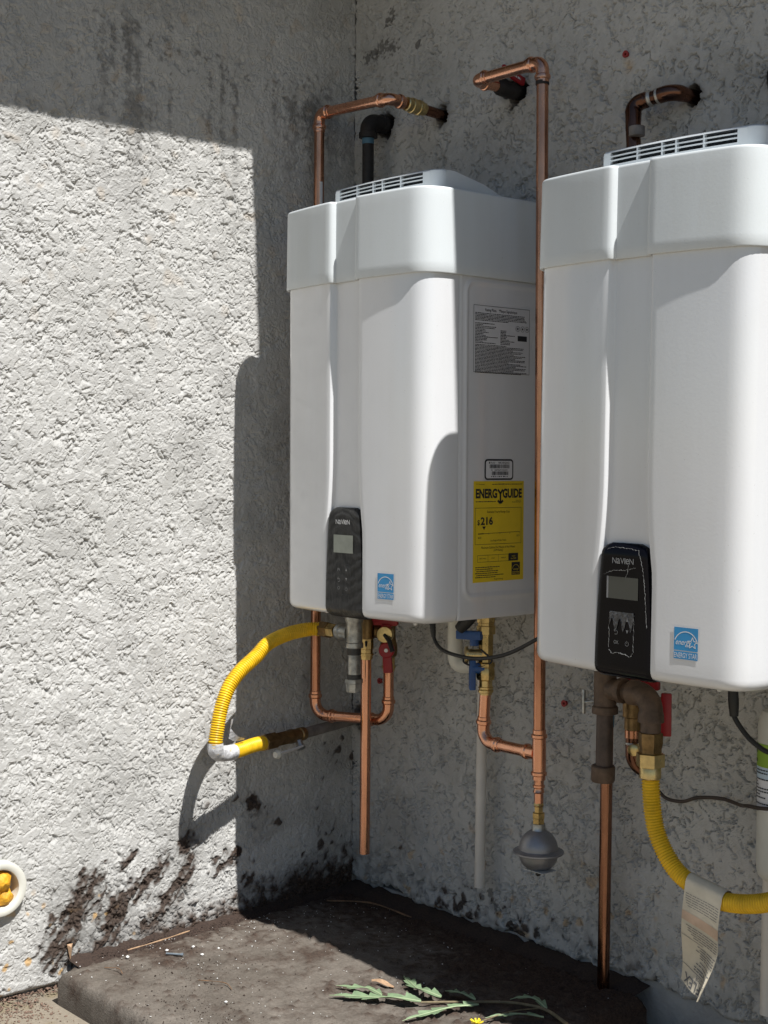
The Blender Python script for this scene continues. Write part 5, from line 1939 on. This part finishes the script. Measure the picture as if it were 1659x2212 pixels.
# mulch and gravel on the ground left of the pad
m = MB()
for _ in range(2400):
    x, y = abs(rd.gauss(0.0, 0.07)) - 0.015, rd.uniform(-1.15, -0.70)
    if y > -0.79 and x > 0.02:
        continue
    pebble(m, (x, y, G + 0.001 + 0.008 * math.exp(-(x / 0.03) ** 2)), rd.uniform(0.0007, 0.0020) * rd.choice([1, 1, 1, 1.8]), rd.uniform(0.3, 0.9))
o = m.build('mulch', 'mulch', None, 60)
o['kind'] = 'stuff'
o['label'] = 'brown mulch and gravel on the ground left of the pad'
o['category'] = 'mulch'
# small single things on the pad
for (x, y, r, lab) in [(0.118, -0.505, 0.0042, 'largest white pebble on the pad near the left wall'), (0.10, -0.555, 0.0036, 'cream pebble on the pad beside the small bolt'),
                       (0.165, -0.515, 0.0037, 'white pebble on the pad right of the small bolt'), (0.085, -0.635, 0.0045, 'flat white pebble at the foot of the left wall'),
                       (0.155, -0.47, 0.0030, 'small white pebble near the sunlit corner of the shadow'), (0.40, -0.62, 0.0032, 'lone white pebble on the sunlit middle of the pad')]:
    m = MB()
    pebble(m, (x, y, PZ + r * 0.55), r, 0.75)
    tag(m.build('pebble', 'grit_white', None, 60), lab, 'pebble', 'pebbles on the pad')
T = thing('bolt', 'small blue-grey steel bolt lying on the pad near the left wall', 'bolt', (0.13, -0.56, PZ))
MB().sweep([V(0.118, -0.568, PZ + 0.0032), V(0.143, -0.548, PZ + 0.0032)], 0.0021, 10).build('shank', 'nail_steel', T)
MB().rev(V(0.143, -0.548, PZ + 0.0032), V(0.025, 0.02, 0), [(0, 0.0036), (0.003, 0.0036)], 6).build('head', 'nail_steel', T, 20)
for k, (a, b, c_, rr, lab) in enumerate([((0.06, -0.62, PZ + 0.006), (0.07, -0.55, PZ + 0.013), (0.05, -0.47, PZ + 0.010), 0.0012, 'pale dry twig lying in the soil at the foot of the left wall'),
                                    ((0.11, -0.70, PZ + 0.003), (0.135, -0.685, PZ + 0.005), (0.16, -0.69, PZ + 0.003), 0.0008, 'thin dark twig near the front left corner of the pad'),
                                    ((0.28, -0.60, PZ + 0.003), (0.33, -0.575, PZ + 0.006), (0.36, -0.58, PZ + 0.003), 0.0008, 'thin dark twig on the sunlit middle of the pad'),
                                    ((0.06, -0.12, PZ + 0.006), (0.15, -0.07, PZ + 0.012), (0.27, -0.06, PZ + 0.008), 0.0016, 'thin brown twig in the shaded corner of the pad')]):
    o = MB().sweep(catmull([a, b, c_], 8), [rr * (1 + 0.3 * math.sin(i)) for i in range(17)], 7).build('twig', 'dry_leaf' if k == 0 else 'twig', None)
    tag(o, lab, 'twig', 'twigs on the pad')

# --- wilted thistle-like weed lying on the pad
W = thing('weed', 'uprooted green weed with jagged leaves and a yellow flower lying on the pad', 'plant', (0.62, -0.42, PZ))


def leaf(path, width, lobes, seed, tilt=0.45):
    """jagged lobed leaf along a path, creased on the midrib"""
    rr = random.Random(seed)
    P = resample(catmull(path, 8), 0.0035)
    fr_ = frames(P)
    n_ = len(fr_)
    vv, ff = [], []
    for i, (p, t, n, b) in enumerate(fr_):
        u = i / (n_ - 1)
        side_ = t.cross(V(0, 0, 1)).normalized()
        env = 0.82 * width * (math.sin(math.pi * min(1, 0.10 + 0.9 * u)) ** 0.7) * (1 - 0.35 * u)
        row = []
        for sg in (-1, 1):
            ph = u * lobes + (0.25 if sg > 0 else 0)
            saw = (ph - math.floor(ph))
            tooth = 0.28 + 0.72 * (saw ** 0.8) * rr.uniform(0.85, 1.1)
            wd = env * tooth
            edge_ = p + side_ * sg * wd + V(0, 0, wd * tilt * (0.6 + 0.5 * math.sin(9 * u + sg))) + t * wd * 0.35
            mid_ = p + side_ * sg * wd * 0.45 + V(0, 0, wd * tilt * 0.35)
            row.append((edge_, mid_))
        vv += [row[0][0], row[0][1], p, row[1][1], row[1][0]]
    for i in range(n_ - 1):
        for j in range(4):
            a = i * 5 + j
            ff.append((a, a + 1, a + 6, a + 5))
    o_ = mesh_obj('leaf', vv, ff, 'leaf_green', W, 60)
    q = [p + V(0, 0, 0.0009) for p in P]
    MB().sweep(q, [0.0014 * (1 - 0.8 * i / len(q)) + 0.0002 for i in range(len(q))], 6).build('midrib', 'leaf_vein', o_)
    return o_


def onpad(x, y, h=0.006):
    return (x, y, PZ + h)


leaf([onpad(0.640, -0.368, 0.010), onpad(0.605, -0.392, 0.012), onpad(0.575, -0.416, 0.010), onpad(0.535, -0.440, 0.007), onpad(0.500, -0.464, 0.004)], 0.030, 5, 1)
leaf([onpad(0.575, -0.405, 0.012), onpad(0.535, -0.402, 0.012), onpad(0.505, -0.412, 0.008), onpad(0.472, -0.426, 0.005)], 0.018, 4, 2)
leaf([onpad(0.655, -0.334, 0.014), onpad(0.620, -0.338, 0.016), onpad(0.592, -0.334, 0.012), onpad(0.555, -0.318, 0.009), onpad(0.517, -0.300, 0.006)], 0.024, 5, 3)
leaf([onpad(0.716, -0.300, 0.010), onpad(0.698, -0.352, 0.012), onpad(0.688, -0.392, 0.010), onpad(0.682, -0.420, 0.008), onpad(0.676, -0.444, 0.005)], 0.022, 5, 4)
leaf([onpad(0.70, -0.292, 0.012), onpad(0.675, -0.300, 0.018), onpad(0.655, -0.302, 0.016), onpad(0.63, -0.300, 0.010)], 0.018, 4, 5)
leaf([onpad(0.81, -0.226, 0.012), onpad(0.780, -0.224, 0.020), onpad(0.755, -0.232, 0.018), onpad(0.735, -0.240, 0.010)], 0.018, 4, 6)
leaf([onpad(0.83, -0.255, 0.010), onpad(0.806, -0.285, 0.016), onpad(0.780, -0.318, 0.014), onpad(0.768, -0.335, 0.010)], 0.013, 3, 7)
MB().sweep(catmull([onpad(0.64, -0.368, 0.009), onpad(0.67, -0.326, 0.008), onpad(0.727, -0.265, 0.010), onpad(0.770, -0.243, 0.013), onpad(0.814, -0.230, 0.012), onpad(0.868, -0.238, 0.006)], 8),
           [0.0019 + 0.0012 * i / 40 for i in range(41)], 8).build('stem', 'stem_brown', W)
MB().sweep(catmull([onpad(0.80, -0.232, 0.012), onpad(0.785, -0.29, 0.016), onpad(0.776, -0.360, 0.012)], 8), 0.0011, 7).build('stem', 'stem_brown', W)
fl = MB()
rw = random.Random(31)
for i in range(22):
    a = 2 * math.pi * i / 22
    c0 = V(*onpad(0.778, -0.366, 0.012))
    d0 = V(math.cos(a), math.sin(a), rw.uniform(0.15, 0.7)).normalized()
    s0_ = d0.cross(V(0, 0, 1)).normalized() * 0.0016
    Lp = rw.uniform(0.009, 0.014)
    fl.add([c0 - s0_ * 0.5, c0 + d0 * Lp - s0_, c0 + d0 * Lp + s0_, c0 + s0_ * 0.5], [(0, 1, 2, 3)])
fl.build('flower', 'flower_yellow', W, smooth=False)
# dry leaf on the edge of the shadow
vv, ff = [], []
for i in range(9):
    u = i / 8
    wd = 0.007 * math.sin(math.pi * (0.06 + 0.9 * u))
    p = V(0.498 + 0.045 * u, -0.362 + 0.016 * u, PZ + 0.005 + 0.003 * math.sin(u * 5))
    vv += [p + V(0.003, -wd, 0.002), p, p + V(-0.003, wd, 0.003)]
for i in range(8):
    for j in range(2):
        a = i * 3 + j
        ff.append((a, a + 1, a + 4, a + 3))
tag(mesh_obj('dry_leaf', vv, ff, 'dry_leaf', None, 60), 'curled tan dry leaf on the pad at the edge of the shadow', 'leaf')
# dead leaf tip stuck in the mud on the left wall
o = MB().add([(0.004, -0.722, -0.030), (0.010, -0.716, -0.036), (0.005, -0.710, -0.030), (0.007, -0.716, -0.064)], [(0, 3, 1), (1, 3, 2), (0, 1, 2)]).build('dry_leaf', 'dry_leaf', None)
tag(o, 'pointed pale dry leaf stuck in the mud on the left wall', 'leaf')
